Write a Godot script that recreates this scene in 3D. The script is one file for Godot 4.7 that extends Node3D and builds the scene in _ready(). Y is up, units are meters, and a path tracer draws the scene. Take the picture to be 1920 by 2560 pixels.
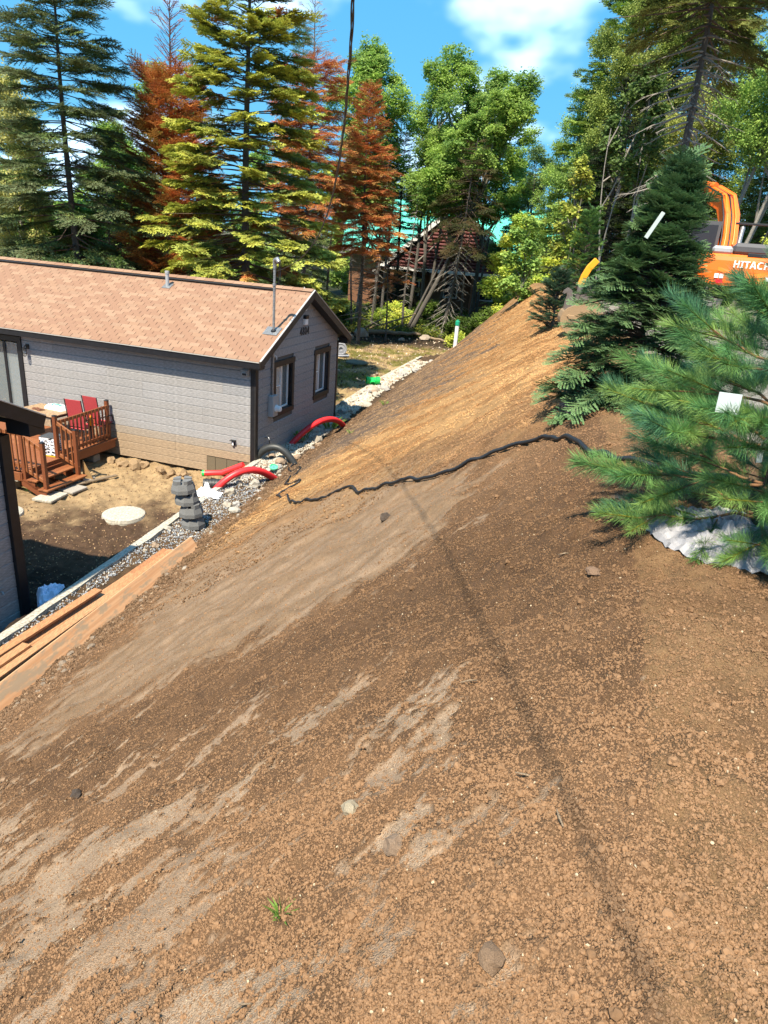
extends Node3D

# ---------------------------------------------------------------- mesh builder
class MB:
	var v := PackedVector3Array()
	var n := PackedVector3Array()
	var c := PackedColorArray()
	var ix := PackedInt32Array()
	var col := Color.WHITE
	func vert(p: Vector3, nn: Vector3) -> int:
		v.append(p); n.append(nn); c.append(col)
		return v.size() - 1
	# a, b, d counterclockwise seen from outside
	func tri(a: Vector3, b: Vector3, d: Vector3) -> void:
		var nn := (b - a).cross(d - a).normalized()
		var i := vert(a, nn); vert(b, nn); vert(d, nn)
		ix.append(i); ix.append(i + 2); ix.append(i + 1)
	func quad(a: Vector3, b: Vector3, d: Vector3, e: Vector3) -> void:
		var nn := (d - a).cross(e - b).normalized()
		var i := vert(a, nn); vert(b, nn); vert(d, nn); vert(e, nn)
		ix.append(i); ix.append(i + 2); ix.append(i + 1)
		ix.append(i); ix.append(i + 3); ix.append(i + 2)
	func box(ce: Vector3, s: Vector3, bs := Basis.IDENTITY, bev := 0.0) -> void:
		var h := s * 0.5
		var b := minf(bev, minf(h.x, minf(h.y, h.z)) * 0.8)
		if b <= 0.0:
			for ax in 3:
				for sg in [-1.0, 1.0]:
					var u := Vector3(); var w := Vector3(); var o := Vector3()
					o[ax] = h[ax] * sg
					u[(ax + 1) % 3] = h[(ax + 1) % 3] * sg
					w[(ax + 2) % 3] = h[(ax + 2) % 3]
					quad(ce + bs * (o - u - w), ce + bs * (o + u - w), ce + bs * (o + u + w), ce + bs * (o - u + w))
			return
		for ax in 3:
			var a1 := (ax + 1) % 3; var a2 := (ax + 2) % 3
			for sg in [-1.0, 1.0]:
				var u := Vector3(); var w := Vector3(); var o := Vector3()
				o[ax] = h[ax] * sg
				u[a1] = (h[a1] - b) * sg
				w[a2] = h[a2] - b
				quad(ce + bs * (o - u - w), ce + bs * (o + u - w), ce + bs * (o + u + w), ce + bs * (o - u + w))
			# edges along ax
			for s1 in [-1.0, 1.0]:
				for s2 in [-1.0, 1.0]:
					var e1 := Vector3(); var e2 := Vector3(); var l := Vector3()
					e1[a1] = h[a1] * s1; e1[a2] = (h[a2] - b) * s2
					e2[a1] = (h[a1] - b) * s1; e2[a2] = h[a2] * s2
					l[ax] = h[ax] - b
					_edge(ce, bs, e1, e2, l)
		for sx in [-1.0, 1.0]:
			for sy in [-1.0, 1.0]:
				for sz in [-1.0, 1.0]:
					var p1 := Vector3(h.x * sx, (h.y - b) * sy, (h.z - b) * sz)
					var p2 := Vector3((h.x - b) * sx, h.y * sy, (h.z - b) * sz)
					var p3 := Vector3((h.x - b) * sx, (h.y - b) * sy, h.z * sz)
					if sx * sy * sz > 0: tri(ce + bs * p1, ce + bs * p2, ce + bs * p3)
					else: tri(ce + bs * p1, ce + bs * p3, ce + bs * p2)
	func _edge(ce: Vector3, bs: Basis, e1: Vector3, e2: Vector3, l: Vector3) -> void:
		var a := e1 - l; var b := e1 + l; var d := e2 + l; var e := e2 - l
		if (d - a).cross(e - b).dot(e1 + e2) > 0: quad(ce + bs * a, ce + bs * b, ce + bs * d, ce + bs * e)
		else: quad(ce + bs * a, ce + bs * e, ce + bs * d, ce + bs * b)
	# convex prism: polygon pts (counterclockwise seen from +ext side) moved by ext
	func prism(pts: Array, ext: Vector3) -> void:
		var k := pts.size()
		for i in range(1, k - 1):
			tri(pts[0] + ext, pts[i] + ext, pts[i + 1] + ext)
			tri(pts[0], pts[i + 1], pts[i])
		for i in k:
			var j := (i + 1) % k
			quad(pts[i], pts[j], pts[j] + ext, pts[i] + ext)
	func tube(pts: Array, rad: Array, sides := 6, cap := true) -> void:
		var k := pts.size()
		var up := Vector3(0.31, 0.11, 0.94)
		var base := v.size()
		var fu := Vector3(); var fv := Vector3()
		for i in k:
			var d: Vector3 = (pts[mini(i + 1, k - 1)] - pts[maxi(i - 1, 0)])
			if d.length() < 1e-6: d = Vector3.UP
			d = d.normalized()
			if i == 0:
				if absf(d.dot(up)) > 0.95: up = Vector3(0.9, 0.1, 0.2)
				fu = d.cross(up).normalized()
			else:
				fu = (fu - d * fu.dot(d)).normalized()
			fv = d.cross(fu)
			for s in sides:
				var a := TAU * s / sides
				var nn := fu * cos(a) + fv * sin(a)
				vert(pts[i] + nn * rad[i], nn)
		for i in k - 1:
			for s in sides:
				var a := base + i * sides + s; var b := base + i * sides + (s + 1) % sides
				var d := a + sides; var e := b + sides
				ix.append(a); ix.append(e); ix.append(b)
				ix.append(a); ix.append(d); ix.append(e)
		if cap:
			for end in 2:
				var i := 0 if end == 0 else k - 1
				var d: Vector3 = (pts[1] - pts[0]) if end == 0 else (pts[k - 1] - pts[k - 2])
				d = d.normalized() * (-1.0 if end == 0 else 1.0)
				var ce := vert(pts[i], d)
				var f := v.size()
				for s in sides: vert(v[base + i * sides + s], d)
				for s in sides:
					var a := f + s; var b := f + (s + 1) % sides
					ix.append(ce)
					if end == 0: ix.append(a); ix.append(b)
					else: ix.append(b); ix.append(a)
	# lathe round an axis from o along d; prof = [Vector2(radius, along)]
	func lathe(o: Vector3, d: Vector3, prof: Array, sides := 20) -> void:
		var up := Vector3.UP if absf(d.y) < 0.9 else Vector3.RIGHT
		var fu := d.cross(up).normalized(); var fv := d.cross(fu)
		for i in prof.size() - 1:
			var p: Vector2 = prof[i]; var q: Vector2 = prof[i + 1]
			var sl := Vector2(q.y - p.y, p.x - q.x).normalized()
			var base := v.size()
			for s in sides:
				var a := TAU * s / sides
				var ra := fu * cos(a) + fv * sin(a)
				var nn := (ra * sl.x + d * sl.y).normalized()
				vert(o + ra * p.x + d * p.y, nn)
				vert(o + ra * q.x + d * q.y, nn)
			for s in sides:
				var a := base + s * 2; var b := base + ((s + 1) % sides) * 2
				if p.x > 1e-5: ix.append(a); ix.append(b + 1); ix.append(b)
				if q.x > 1e-5: ix.append(a); ix.append(a + 1); ix.append(b + 1)
	func mesh() -> ArrayMesh:
		var a := []
		a.resize(Mesh.ARRAY_MAX)
		a[Mesh.ARRAY_VERTEX] = v; a[Mesh.ARRAY_NORMAL] = n; a[Mesh.ARRAY_COLOR] = c; a[Mesh.ARRAY_INDEX] = ix
		var m := ArrayMesh.new()
		m.add_surface_from_arrays(Mesh.PRIMITIVE_TRIANGLES, a)
		return m

# ---------------------------------------------------------------- copies
class Inst:
	var b := PackedFloat32Array()
	var count := 0
	func add(t: Transform3D, k: Color) -> void:
		var x := t.basis.x; var y := t.basis.y; var z := t.basis.z; var o := t.origin
		b.append_array([x.x, y.x, z.x, o.x, x.y, y.y, z.y, o.y, x.z, y.z, z.z, o.z, k.r, k.g, k.b, 1.0])
		count += 1
	func mm(mesh: Mesh) -> MultiMesh:
		var m := MultiMesh.new()
		m.transform_format = MultiMesh.TRANSFORM_3D
		m.use_colors = true
		m.mesh = mesh
		m.instance_count = count
		m.buffer = b
		return m

var rng := RandomNumberGenerator.new()
var nz := FastNoiseLite.new()     # broad
var nf := FastNoiseLite.new()     # fine
var nc := FastNoiseLite.new()     # cells
var names := {}
var M := {}
var TX := {}

func rr(a: float, b: float) -> float: return rng.randf_range(a, b)

func numbered(s: String) -> String:
	if not names.has(s):
		names[s] = 0
		return s
	names[s] += 1
	return "%s_%03d" % [s, names[s]]

func tag(o: Node, label: String, category: String, group := "", kind := "") -> Node:
	o.set_meta("label", label)
	o.set_meta("category", category)
	if group != "": o.set_meta("group", group)
	if kind != "": o.set_meta("kind", kind)
	return o

func thing(called: String, label: String, category: String, at := Vector3.ZERO, turn := 0.0, group := "") -> Node3D:
	var o := Node3D.new()
	o.name = numbered(called)
	add_child(o)
	o.position = at; o.rotation.y = turn
	tag(o, label, category, group)
	return o

func put(called: String, mesh: Mesh, m: Material, parent: Node = self) -> MeshInstance3D:
	var o := MeshInstance3D.new()
	o.name = numbered(called) if parent == self else called
	o.mesh = mesh
	o.material_override = m
	parent.add_child(o, true)
	return o

func stuff(called: String, inst: Inst, mesh: Mesh, m: Material, parent: Node = self) -> MultiMeshInstance3D:
	var o := MultiMeshInstance3D.new()
	o.name = numbered(called) if parent == self else called
	o.multimesh = inst.mm(mesh)
	o.material_override = m
	o.set_meta("kind", "stuff")
	parent.add_child(o, true)
	return o

func one(called: String, label: String, category: String, mesh: Mesh, m: Material, group := "") -> MeshInstance3D:
	var o := put(called, mesh, m)
	tag(o, label, category, group)
	return o

# ---------------------------------------------------------------- materials (linear base colours)
func lin(r: float, g: float, b: float) -> Color: return Color(r, g, b).linear_to_srgb()

func noise_tex(freq: float, lo: float, hi: float, kind := 0, oct := 4, size := 512, sd := 1) -> NoiseTexture2D:
	var f := FastNoiseLite.new()
	f.seed = sd
	f.frequency = freq
	f.noise_type = [FastNoiseLite.TYPE_SIMPLEX_SMOOTH, FastNoiseLite.TYPE_CELLULAR, FastNoiseLite.TYPE_VALUE][kind]
	f.fractal_octaves = oct
	var t := NoiseTexture2D.new()
	t.width = size; t.height = size
	t.seamless = true
	t.noise = f
	var g := Gradient.new()
	g.set_color(0, Color(lo, lo, lo)); g.set_color(1, Color(hi, hi, hi))
	t.color_ramp = g
	return t

func mat(r: float, g: float, b: float, rough := 0.8, tex := "", scale := Vector3.ONE, metal := 0.0, bump := "", depth := 0.0) -> StandardMaterial3D:
	var m := StandardMaterial3D.new()
	m.albedo_color = lin(r, g, b)
	m.roughness = rough
	m.metallic = metal
	if tex != "": m.albedo_texture = TX[tex]
	if bump != "":
		m.heightmap_enabled = true
		m.heightmap_texture = TX[bump]
		m.heightmap_scale = depth
	if tex != "" or bump != "":
		m.uv1_triplanar = true
		m.uv1_world_triplanar = true
		m.uv1_scale = scale
	return m

func leafmat(back := 0.5, rough := 0.6) -> StandardMaterial3D:
	var m := StandardMaterial3D.new()
	m.vertex_color_use_as_albedo = true
	m.roughness = rough
	m.metallic_specular = 0.35
	m.cull_mode = BaseMaterial3D.CULL_DISABLED
	if back > 0:
		m.backlight_enabled = true
		m.backlight = lin(back, back, back)
	return m

func make_materials() -> void:
	TX.grain = noise_tex(0.05, 0.55, 1.0, 0, 5, 1024, 3)
	TX.speck = noise_tex(0.35, 0.45, 1.0, 2, 3, 512, 5)
	TX.wood = noise_tex(0.03, 0.55, 1.0, 0, 5, 512, 7)
	TX.blotch = noise_tex(0.012, 0.62, 1.0, 0, 5, 512, 9)
	TX.rough = noise_tex(0.06, 0.0, 1.0, 0, 5, 1024, 11)
	TX.cell = noise_tex(0.05, 0.0, 1.0, 1, 3, 512, 13)
	# ground: vertex colours carry the kinds of soil
	var g := mat(1, 1, 1, 0.95, "speck", Vector3.ONE * 2.2, 0.0, "rough", 0.9)
	g.vertex_color_use_as_albedo = true
	g.metallic_specular = 0.25
	M.ground = g
	var cl := StandardMaterial3D.new()
	cl.vertex_color_use_as_albedo = true
	cl.roughness = 0.95
	cl.metallic_specular = 0.2
	M.clod = cl
	M.stone = mat(1, 1, 1, 0.85, "grain", Vector3.ONE * 3.0, 0.0, "rough", 0.6)
	M.stone.vertex_color_use_as_albedo = true
	for i in 4:
		var q := [Vector3(.47, .465, .475), Vector3(.50, .49, .495), Vector3(.44, .44, .455), Vector3(.48, .465, .46)][i] as Vector3
		M["siding%d" % i] = mat(q.x, q.y, q.z, 0.7, "wood", Vector3(0.5, 7.0, 0.5), 0.0, "wood", 0.15)
	M.siding_mud = mat(.54, .40, .265, 0.85, "wood", Vector3(0.5, 5.0, 0.5), 0.0, "wood", 0.15)
	M.siding_mud2 = mat(.50, .42, .34, 0.85, "wood", Vector3(0.5, 5.0, 0.5), 0.0, "wood", 0.15)
	M.core = mat(.12, .11, .10, 0.9)
	M.board_osb = mat(.24, .19, .12, 0.9, "grain", Vector3(4, 4, 4))
	M.black = mat(.012, .012, .016, 0.5, "blotch", Vector3.ONE)
	M.trim = mat(.030, .027, .026, 0.55, "blotch", Vector3.ONE)
	M.trim2 = mat(.075, .058, .046, 0.6, "blotch", Vector3.ONE)
	M.drip = mat(.5, .48, .45, 0.45, "", Vector3.ONE, 0.3)
	var sc := [Vector3(.54, .325, .205), Vector3(.51, .30, .185), Vector3(.47, .265, .165), Vector3(.57, .35, .225), Vector3(.50, .305, .195)]
	for i in 5:
		M["shingle%d" % i] = mat(sc[i].x, sc[i].y, sc[i].z, 0.95, "speck", Vector3.ONE * 3.0, 0.0, "speck", 0.2)
	M.shingles = mat(1, 1, 1, 0.95, "speck", Vector3.ONE * 3.0)
	M.shingles.vertex_color_use_as_albedo = true
	M.galv = mat(.45, .46, .47, 0.42, "blotch", Vector3.ONE * 3.0, 0.6)
	M.greypaint = mat(.33, .34, .35, 0.5)
	M.white = mat(.75, .76, .77, 0.45)
	M.vinyl = mat(.8, .8, .8, 0.35)
	M.curtain = mat(.42, .47, .50, 0.9)
	M.screen = mat(.01, .012, .02, 0.6)
	M.interior = mat(.10, .11, .12, 0.9)
	var gl := StandardMaterial3D.new()
	gl.albedo_color = Color(0.8, 0.87, 0.9, 0.12)
	gl.transparency = BaseMaterial3D.TRANSPARENCY_ALPHA
	gl.roughness = 0.03
	M.glass = gl
	M.cedar = mat(.36, .115, .035, 0.6, "wood", Vector3(3, 3, 3), 0.0, "wood", 0.1)
	M.cedar2 = mat(.30, .085, .026, 0.6, "wood", Vector3(3, 3, 3), 0.0, "wood", 0.1)
	M.cedar3 = mat(.44, .155, .05, 0.6, "wood", Vector3(3, 3, 3), 0.0, "wood", 0.1)
	M.pale_ply = mat(.52, .32, .13, 0.75, "wood", Vector3(2, 6, 2))
	for i in 4:
		var q := [Vector3(.64, .31, .135), Vector3(.66, .35, .165), Vector3(.58, .255, .105), Vector3(.65, .33, .15)][i] as Vector3
		M["lumber%d" % i] = mat(q.x, q.y, q.z, 0.75, "wood", Vector3(7, 7, 0.45), 0.0, "wood", 0.1)
	M.concrete = mat(.55, .50, .43, 0.9, "grain", Vector3.ONE * 1.5, 0.0, "rough", 0.4)
	M.concrete_pale = mat(.62, .57, .47, 0.9, "blotch", Vector3.ONE * 2.5, 0.0, "rough", 0.3)
	M.rubber = mat(.29, .295, .295, 0.9, "speck", Vector3.ONE * 4.0, 0.0, "rough", 0.3)
	M.red_pipe = mat(.72, .030, .035, 0.42)
	M.black_pipe = mat(.045, .05, .052, 0.5, "blotch", Vector3.ONE * 5.0)
	M.hose = mat(.012, .013, .015, 0.5)
	M.green_plastic = mat(.01, .50, .09, 0.4)
	M.green_cap = mat(.01, .30, .18, 0.4)
	M.mint_cap = mat(.10, .62, .30, 0.45)
	M.cloth_white = mat(.72, .74, .78, 0.9)
	M.bag_white = mat(.75, .74, .90, 0.6)
	M.green_print = mat(.03, .36, .22, 0.6)
	M.red_sling = mat(.80, .085, .10, 0.75, "speck", Vector3.ONE * 8.0)
	M.table_top = mat(.55, .36, .20, 0.6, "wood", Vector3(1, 6, 1))
	M.glove = mat(.14, .055, .03, 0.9)
	M.card_dark = mat(.05, .055, .06, 0.7)
	M.orange = mat(.90, .155, .008, 0.32)
	M.orange.clearcoat_enabled = true
	M.orange.clearcoat = 0.4
	M.orange2 = mat(.94, .22, .02, 0.35)
	M.yellow = mat(.90, .33, .012, 0.4)
	M.hood = mat(.07, .068, .072, 0.55)
	M.darkmetal = mat(.025, .025, .027, 0.5, "", Vector3.ONE, 0.3)
	M.text_white = mat(.85, .85, .85, 0.5)
	M.reflect_red = mat(.62, .012, .03, 0.35)
	M.bucket = mat(.56, .37, .20, 0.75, "grain", Vector3.ONE * 2.0, 0.2, "rough", 0.3)
	M.steel_worn = mat(.30, .25, .22, 0.55, "grain", Vector3.ONE * 3.0, 0.5)
	M.teal_roof = mat(.10, .55, .43, 0.4)
	M.redlog = mat(.20, .045, .04, 0.7, "wood", Vector3(2, 4, 2))
	M.orangelog = mat(.33, .15, .075, 0.7, "wood", Vector3(2, 4, 2))
	M.whitewood = mat(.72, .70, .66, 0.7)
	M.bark_grey = mat(.19, .17, .15, 0.95, "grain", Vector3(5, 1.5, 5), 0.0, "rough", 2.0)
	M.bark_brown = mat(.13, .095, .07, 0.95, "grain", Vector3(5, 1.5, 5), 0.0, "rough", 2.0)
	M.bark_pale = mat(.40, .37, .33, 0.9, "blotch", Vector3(5, 2.5, 5), 0.0, "rough", 1.0)
	M.twig_grey = mat(.23, .21, .18, 0.95)
	M.twig_brown = mat(.10, .065, .045, 0.95)
	M.twig_red = mat(.20, .075, .045, 0.95)
	M.leaf = leafmat(0.8)
	M.needle = leafmat(0.45)
	M.needle_near = leafmat(0.35, 0.5)
	M.bamboo = mat(.55, .40, .22, 0.7)
	M.log_wood = mat(.42, .31, .20, 0.9, "wood", Vector3(1, 4, 4), 0.0, "rough", 1.0)
	M.burlap = mat(.50, .50, .54, 0.55, "speck", Vector3.ONE * 6.0)
	M.tag_white = mat(.42, .48, .47, 0.5)
	M.geotextile = mat(.26, .27, .30, 0.9)

# ---------------------------------------------------------------- the lie of the land
const FZ := [[6.0, -8.1], [0.0, -6.9], [-10.2, -4.84], [-13.1, -4.26], [-16.55, -3.57], [-24.07, -2.04], [-30.25, -0.69], [-37.58, 1.25], [-41.0, 3.6], [-46.0, 9.0], [-60.0, 26.0], [-90.0, 60.0]]
const CZ := [[8.0, -2.0], [2.0, -0.1], [0.0, 0.35], [-3.0, 1.25], [-7.0, 2.1], [-14.5, 3.5], [-21.6, 4.75], [-25.6, 5.3], [-32.0, 6.0], [-37.0, 6.6], [-41.0, 10.0], [-50.0, 22.0], [-70.0, 46.0], [-90.0, 70.0]]

func pw(L: Array, z: float) -> float:
	if z >= L[0][0]: return L[0][1]
	for i in L.size() - 1:
		if z >= L[i + 1][0]:
			var t: float = (z - L[i][0]) / (L[i + 1][0] - L[i][0])
			return lerpf(L[i][1], L[i + 1][1], t)
	return L[-1][1]

func smin(a: float, b: float, k: float) -> float:
	var t := clampf(0.5 + 0.5 * (b - a) / k, 0.0, 1.0)
	return b * (1.0 - t) + a * t - k * t * (1.0 - t)

func ss(a: float, b: float, x: float) -> float: return smoothstep(a, b, x)

func land_at(x: float, z: float, F: float, Cc: float) -> float:
	var T := F + 1.15
	var sl := 0.15 + (x - T) / (Cc - T) * 4.25
	var d := x - Cc
	var pad := 4.3 + 0.12 * exp(-(d / 0.9) * (d / 0.9)) - 0.1 * ss(0.5, 2.5, d)
	if z < -20: pad += 0.3 * exp(-((x - 5.1) * (x - 5.1) / 1.2 + (z + 25.6) * (z + 25.6) / 8.0))
	var yard := -0.42 + 0.47 * ss(-17, -30, z) + 0.1 * ss(-36, -60, z)
	var bank := 0.12 if x > F else lerpf(yard, .09, ss(F - .8, F - .05, x))
	return -smin(-smin(sl, pad, 0.3), -bank, 0.1)

func land(x: float, z: float) -> float: return land_at(x, z, pw(FZ, z), pw(CZ, z))

# soft masks on a coarse grid over the near slope
const GX := -7.0
const GZ := -14.0
const GS := 0.1
var gw := 120
var gh := 150
var mask := {}

func poly_mask(key: String, polys: Array, soft: float) -> void:
	var a := PackedFloat32Array()
	a.resize(gw * gh)
	for j in gh:
		for i in gw:
			var p := Vector2(GX + i * GS, GZ + j * GS)
			var best := 0.0
			for po in polys:
				var pl: PackedVector2Array = po
				var d := 1e9
				for k in pl.size():
					d = minf(d, p.distance_to(Geometry2D.get_closest_point_to_segment(p, pl[k], pl[(k + 1) % pl.size()])))
				if not Geometry2D.is_point_in_polygon(p, pl): d = -d
				best = maxf(best, clampf(0.5 + 0.5 * d / soft, 0.0, 1.0))
			a[j * gw + i] = best
	mask[key] = a

func mval(key: String, x: float, z: float) -> float:
	var fx := (x - GX) / GS; var fz := (z - GZ) / GS
	var i := int(floor(fx)); var j := int(floor(fz))
	if i < 0 or j < 0 or i >= gw - 1 or j >= gh - 1: return 0.0
	fx -= i; fz -= j
	var a: PackedFloat32Array = mask[key]
	var o := j * gw + i
	return lerpf(lerpf(a[o], a[o + 1], fx), lerpf(a[o + gw], a[o + gw + 1], fx), fz)

func make_masks() -> void:
	poly_mask("smooth", [
		PackedVector2Array([Vector2(-3.25, -12.4), Vector2(-1.44, -11.6), Vector2(.17, -8.8), Vector2(.95, -6.2), Vector2(.55, -5.3), Vector2(.1, -4.75), Vector2(-.75, -4.6), Vector2(-1.83, -4.75), Vector2(-2.9, -4.6), Vector2(-3.3, -5.2), Vector2(-3.0, -7.0), Vector2(-3.1, -9.5)])], 0.45)
	poly_mask("patchy", [
		PackedVector2Array([Vector2(-3.6, -4.6), Vector2(-2.2, -3.9), Vector2(-1.5, -3.35), Vector2(-0.6, -3.3), Vector2(.2, -2.7), Vector2(.35, -1.9), Vector2(.2, -1.0), Vector2(-.5, -.5), Vector2(-2.4, -.6), Vector2(-3.6, -2.6)])], 0.7)
	poly_mask("dark", [
		PackedVector2Array([Vector2(1.2, -4.9), Vector2(.6, -5.2), Vector2(.1, -4.6), Vector2(-.75, -4.4), Vector2(-1.9, -4.3), Vector2(-3.0, -4.4), Vector2(-2.3, -3.6), Vector2(-1.4, -3.45), Vector2(-.6, -3.2), Vector2(.3, -2.75), Vector2(1.0, -2.5), Vector2(1.7, -2.7), Vector2(1.6, -4.2)])], .9)
	poly_mask("bare", [
		PackedVector2Array([Vector2(1.40, -4.15), Vector2(1.52, -4.12), Vector2(1.47, -3.62), Vector2(1.38, -3.8)]),
		PackedVector2Array([Vector2(.28, -2.75), Vector2(.38, -2.7), Vector2(.30, -1.95), Vector2(.2, -2.0)]),
		PackedVector2Array([Vector2(.58, -4.75), Vector2(.75, -4.8), Vector2(.82, -4.98), Vector2(.66, -4.95)]),
		PackedVector2Array([Vector2(.05, -1.75), Vector2(.12, -1.7), Vector2(.13, -1.2), Vector2(.04, -1.2)])], 0.14)

# returns smoothness 0..1 of the soil
func grain_dir(z: float) -> Vector2:
	if z > -8.0: return Vector2(.82, -.57)
	if z < -11.0: return Vector2(.80, .60)
	return Vector2(.82, -.57).lerp(Vector2(.80, .60), (z + 8.0) / -3.0).normalized()

func smooth_at(x: float, z: float) -> float:
	var e := grain_dir(z)
	var p := Vector2(x, z)
	var al := p.dot(e); var ac := p.dot(Vector2(-e.y, e.x))
	var st := nz.get_noise_2d(al * 1.15, ac * 3.0)
	var st2 := nz.get_noise_2d(al * 4.5 + 40.0, ac * 11.0)
	var sp := nf.get_noise_2d(x * 17.0, z * 17.0)
	var s := mval("smooth", x, z)
	var r := ss(0.34, 0.74, s + st * 0.50 + st2 * 0.20 + sp * .20 + .04) if s > 0.01 else 0.0
	var pa := mval("patchy", x, z)
	if pa > 0.01: r = maxf(r, ss(0.14, 0.22, st * .95 + st2 * .42 + sp * .42 - (1.0 - pa) * 0.70 + .15))
	var ba := mval("bare", x, z)
	if ba > 0.01: r = maxf(r, ss(0.45, 0.65, ba + st2 * 0.45 + sp * .2))
	return r

func spaced(segs: Array) -> PackedFloat32Array:
	# segs: [start, [end, step0, step1], ...]
	var a := PackedFloat32Array([segs[0]])
	var x: float = segs[0]
	for k in range(1, segs.size()):
		var x0 := x
		var en: float = segs[k][0]
		while x < en - 1e-4:
			var t := (x - x0) / (en - x0)
			x = minf(en, x + lerpf(segs[k][1], segs[k][2], t))
			a.append(x)
	return a

func soil(x: float, z: float, F: float, Cc: float, sm: float) -> Color:
	var T := F + 1.15
	var u := (x - T) / (Cc - T)
	var b := nz.get_noise_2d(x * 0.9, z * 0.9)
	var f := nz.get_noise_2d(x * 6.0 + 9.0, z * 6.0)
	var k: Color
	if x < F:
		# yard: sand by the house, darker churned mud in front
		var sand := Color(.66, .46, .25)
		var mud := Color(.155, .095, .06)
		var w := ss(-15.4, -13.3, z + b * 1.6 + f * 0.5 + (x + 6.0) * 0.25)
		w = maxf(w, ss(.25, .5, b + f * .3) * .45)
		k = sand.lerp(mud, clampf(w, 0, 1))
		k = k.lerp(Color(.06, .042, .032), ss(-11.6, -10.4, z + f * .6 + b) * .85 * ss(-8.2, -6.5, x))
		if z < -22.0:
			k = Color(.66, .48, .24).lerp(Color(.36, .25, .15), ss(-.1, .3, b + f * .4))
			k = k.lerp(Color(.20, .21, .05), ss(-.05, .35, nz.get_noise_2d(x * .5 + 7.0, z * .5) + f * .3) * .7)
			k = k.lerp(Color(.09, .065, .045), ss(-40.5, -43.0, z + b * 2.0))
		if z < -44.0: k = k.lerp(Color(.045, .05, .018), ss(-44, -48, z + b * 3.0))
	elif u < 1.0:
		var loose := Color(.275, .160, .086).lerp(Color(.215, .125, .068), ss(-.2, .3, b))
		var dk := mval("dark", x, z)
		if dk > 0.0: loose = loose.lerp(Color(.150, .088, .050), dk * .9)
		var band0 := mval("smooth", x, z)
		var flat := Color(.50, .345, .225).lerp(Color(.57, .41, .275), ss(-.3, .4, b + f * .25)).lerp(Color(.40, .265, .160).lerp(Color(.47, .325, .21), ss(-.25, .35, nz.get_noise_2d(Vector2(x, z).dot(grain_dir(z)) * .5, Vector2(x, z).dot(Vector2(-grain_dir(z).y, grain_dir(z).x)) * 3.5))), ss(.2, .6, band0))
		k = loose.lerp(flat, sm)
		# farther along the bank: golden sand above, darker band below, with thin drag lines
		var far := ss(-8.5, -13.5, z - u * 3.0 + b * 1.5)
		if far > 0.0:
			var e := grain_dir(z)
			var p := Vector2(x, z)
			var al := p.dot(e); var ac := p.dot(Vector2(-e.y, e.x))
			var st := nz.get_noise_2d(al * .22 + 3.0, ac * 1.5)
			var st2 := nz.get_noise_2d(al * .35, ac * 6.5)
			var st3 := nf.get_noise_2d(al * .8, ac * 17.0)
			var gold := Color(.62, .37, .165).lerp(Color(.44, .235, .10), ss(-.25, .40, st + st2 * .40 + st3 * .12))
			var band := Color(.235, .165, .12).lerp(Color(.42, .275, .15), ss(.0, .32, st2 * .9 + st * .35 + st3 * .3))
			band = band.lerp(Color(.17, .12, .095), ss(.08, .3, st3 + st2 * .3) * .5)
			var bw := ss(.70, .44, u + st * .5) * ss(-13.0, -16.0, z + b)
			k = k.lerp(gold.lerp(band, bw), far)
		# toe: dark crumbled soil and stones
		k = k.lerp(Color(.13, .085, .052), ss(.16, .05, u + b * .05 + f * .03) * .8)
	else:
		var d := x - Cc
		var loose2 := Color(.27, .16, .083).lerp(Color(.32, .195, .10), ss(-.2, .3, b))
		var sandy := Color(.44, .27, .13)
		var gravel := Color(.52, .48, .42).lerp(Color(.42, .37, .31), ss(-.2, .4, f + b))
		k = loose2.lerp(sandy, ss(-9.0, -13.0, z))
		k = k.lerp(flat2(sm), sm)
		k = k.lerp(gravel, ss(.9, 1.7, d + b * .4))
		k = k.lerp(Color(.09, .10, .03), ss(-30.0, -34.0, z + b * 2.0) * ss(1.0, 3.0, d))
	var gr := 1.0 + f * (.16 - .10 * sm) + nf.get_noise_2d(x * 3.0, z * 3.0) * .20 + nf.get_noise_2d(x * 23.0, z * 23.0) * .16
	return Color(k.r * gr, k.g * gr, k.b * gr)

func relief(x: float, z: float, F: float, Cc: float, sm: float) -> float:
	var lo := 1.0 - sm
	var h := nz.get_noise_2d(x * 1.3, z * 1.3) * .07
	if x > F and x < Cc + 1.2:
		if x * x + z * z < 30.0: h += (.25 + lo) * nf.get_noise_2d(x * 21.0, z * 21.0) * .0055
		var d2 := x * x + z * z
		h += nz.get_noise_2d(x * 4.5, z * 4.5) * .022 * (0.35 + lo)
		if d2 < 110.0:
			h += lo * (nf.get_noise_2d(x * 8.0, z * 8.0) * .012 + nc.get_noise_2d(x * 9.0, z * 9.0) * .010)
		if z < -8.0:
			var e := grain_dir(z)
			var p := Vector2(x, z)
			var al := p.dot(e); var ac := p.dot(Vector2(-e.y, e.x))
			h += (nz.get_noise_2d(al * .35, ac * 6.5) * .018 + nf.get_noise_2d(al * .8, ac * 17.0) * .006) * ss(-8.0, -10.0, z)
	elif x <= F:
		h += nz.get_noise_2d(x * 5.0, z * 5.0) * .05 + nf.get_noise_2d(x * 3.0, z * 3.0) * .03 + nc.get_noise_2d(x * 3.0, z * 3.0) * .04
	return h + .02 * sm * nz.get_noise_2d(x * 2.0 + 8.0, z * 2.0) - .016 * sm

func top(x: float, z: float) -> float:
	var F := pw(FZ, z)
	var Cc := pw(CZ, z)
	var sm := smooth_at(x, z) if x > F and z > -14.0 else 0.0
	return land_at(x, z, F, Cc) + relief(x, z, F, Cc, sm)

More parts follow.
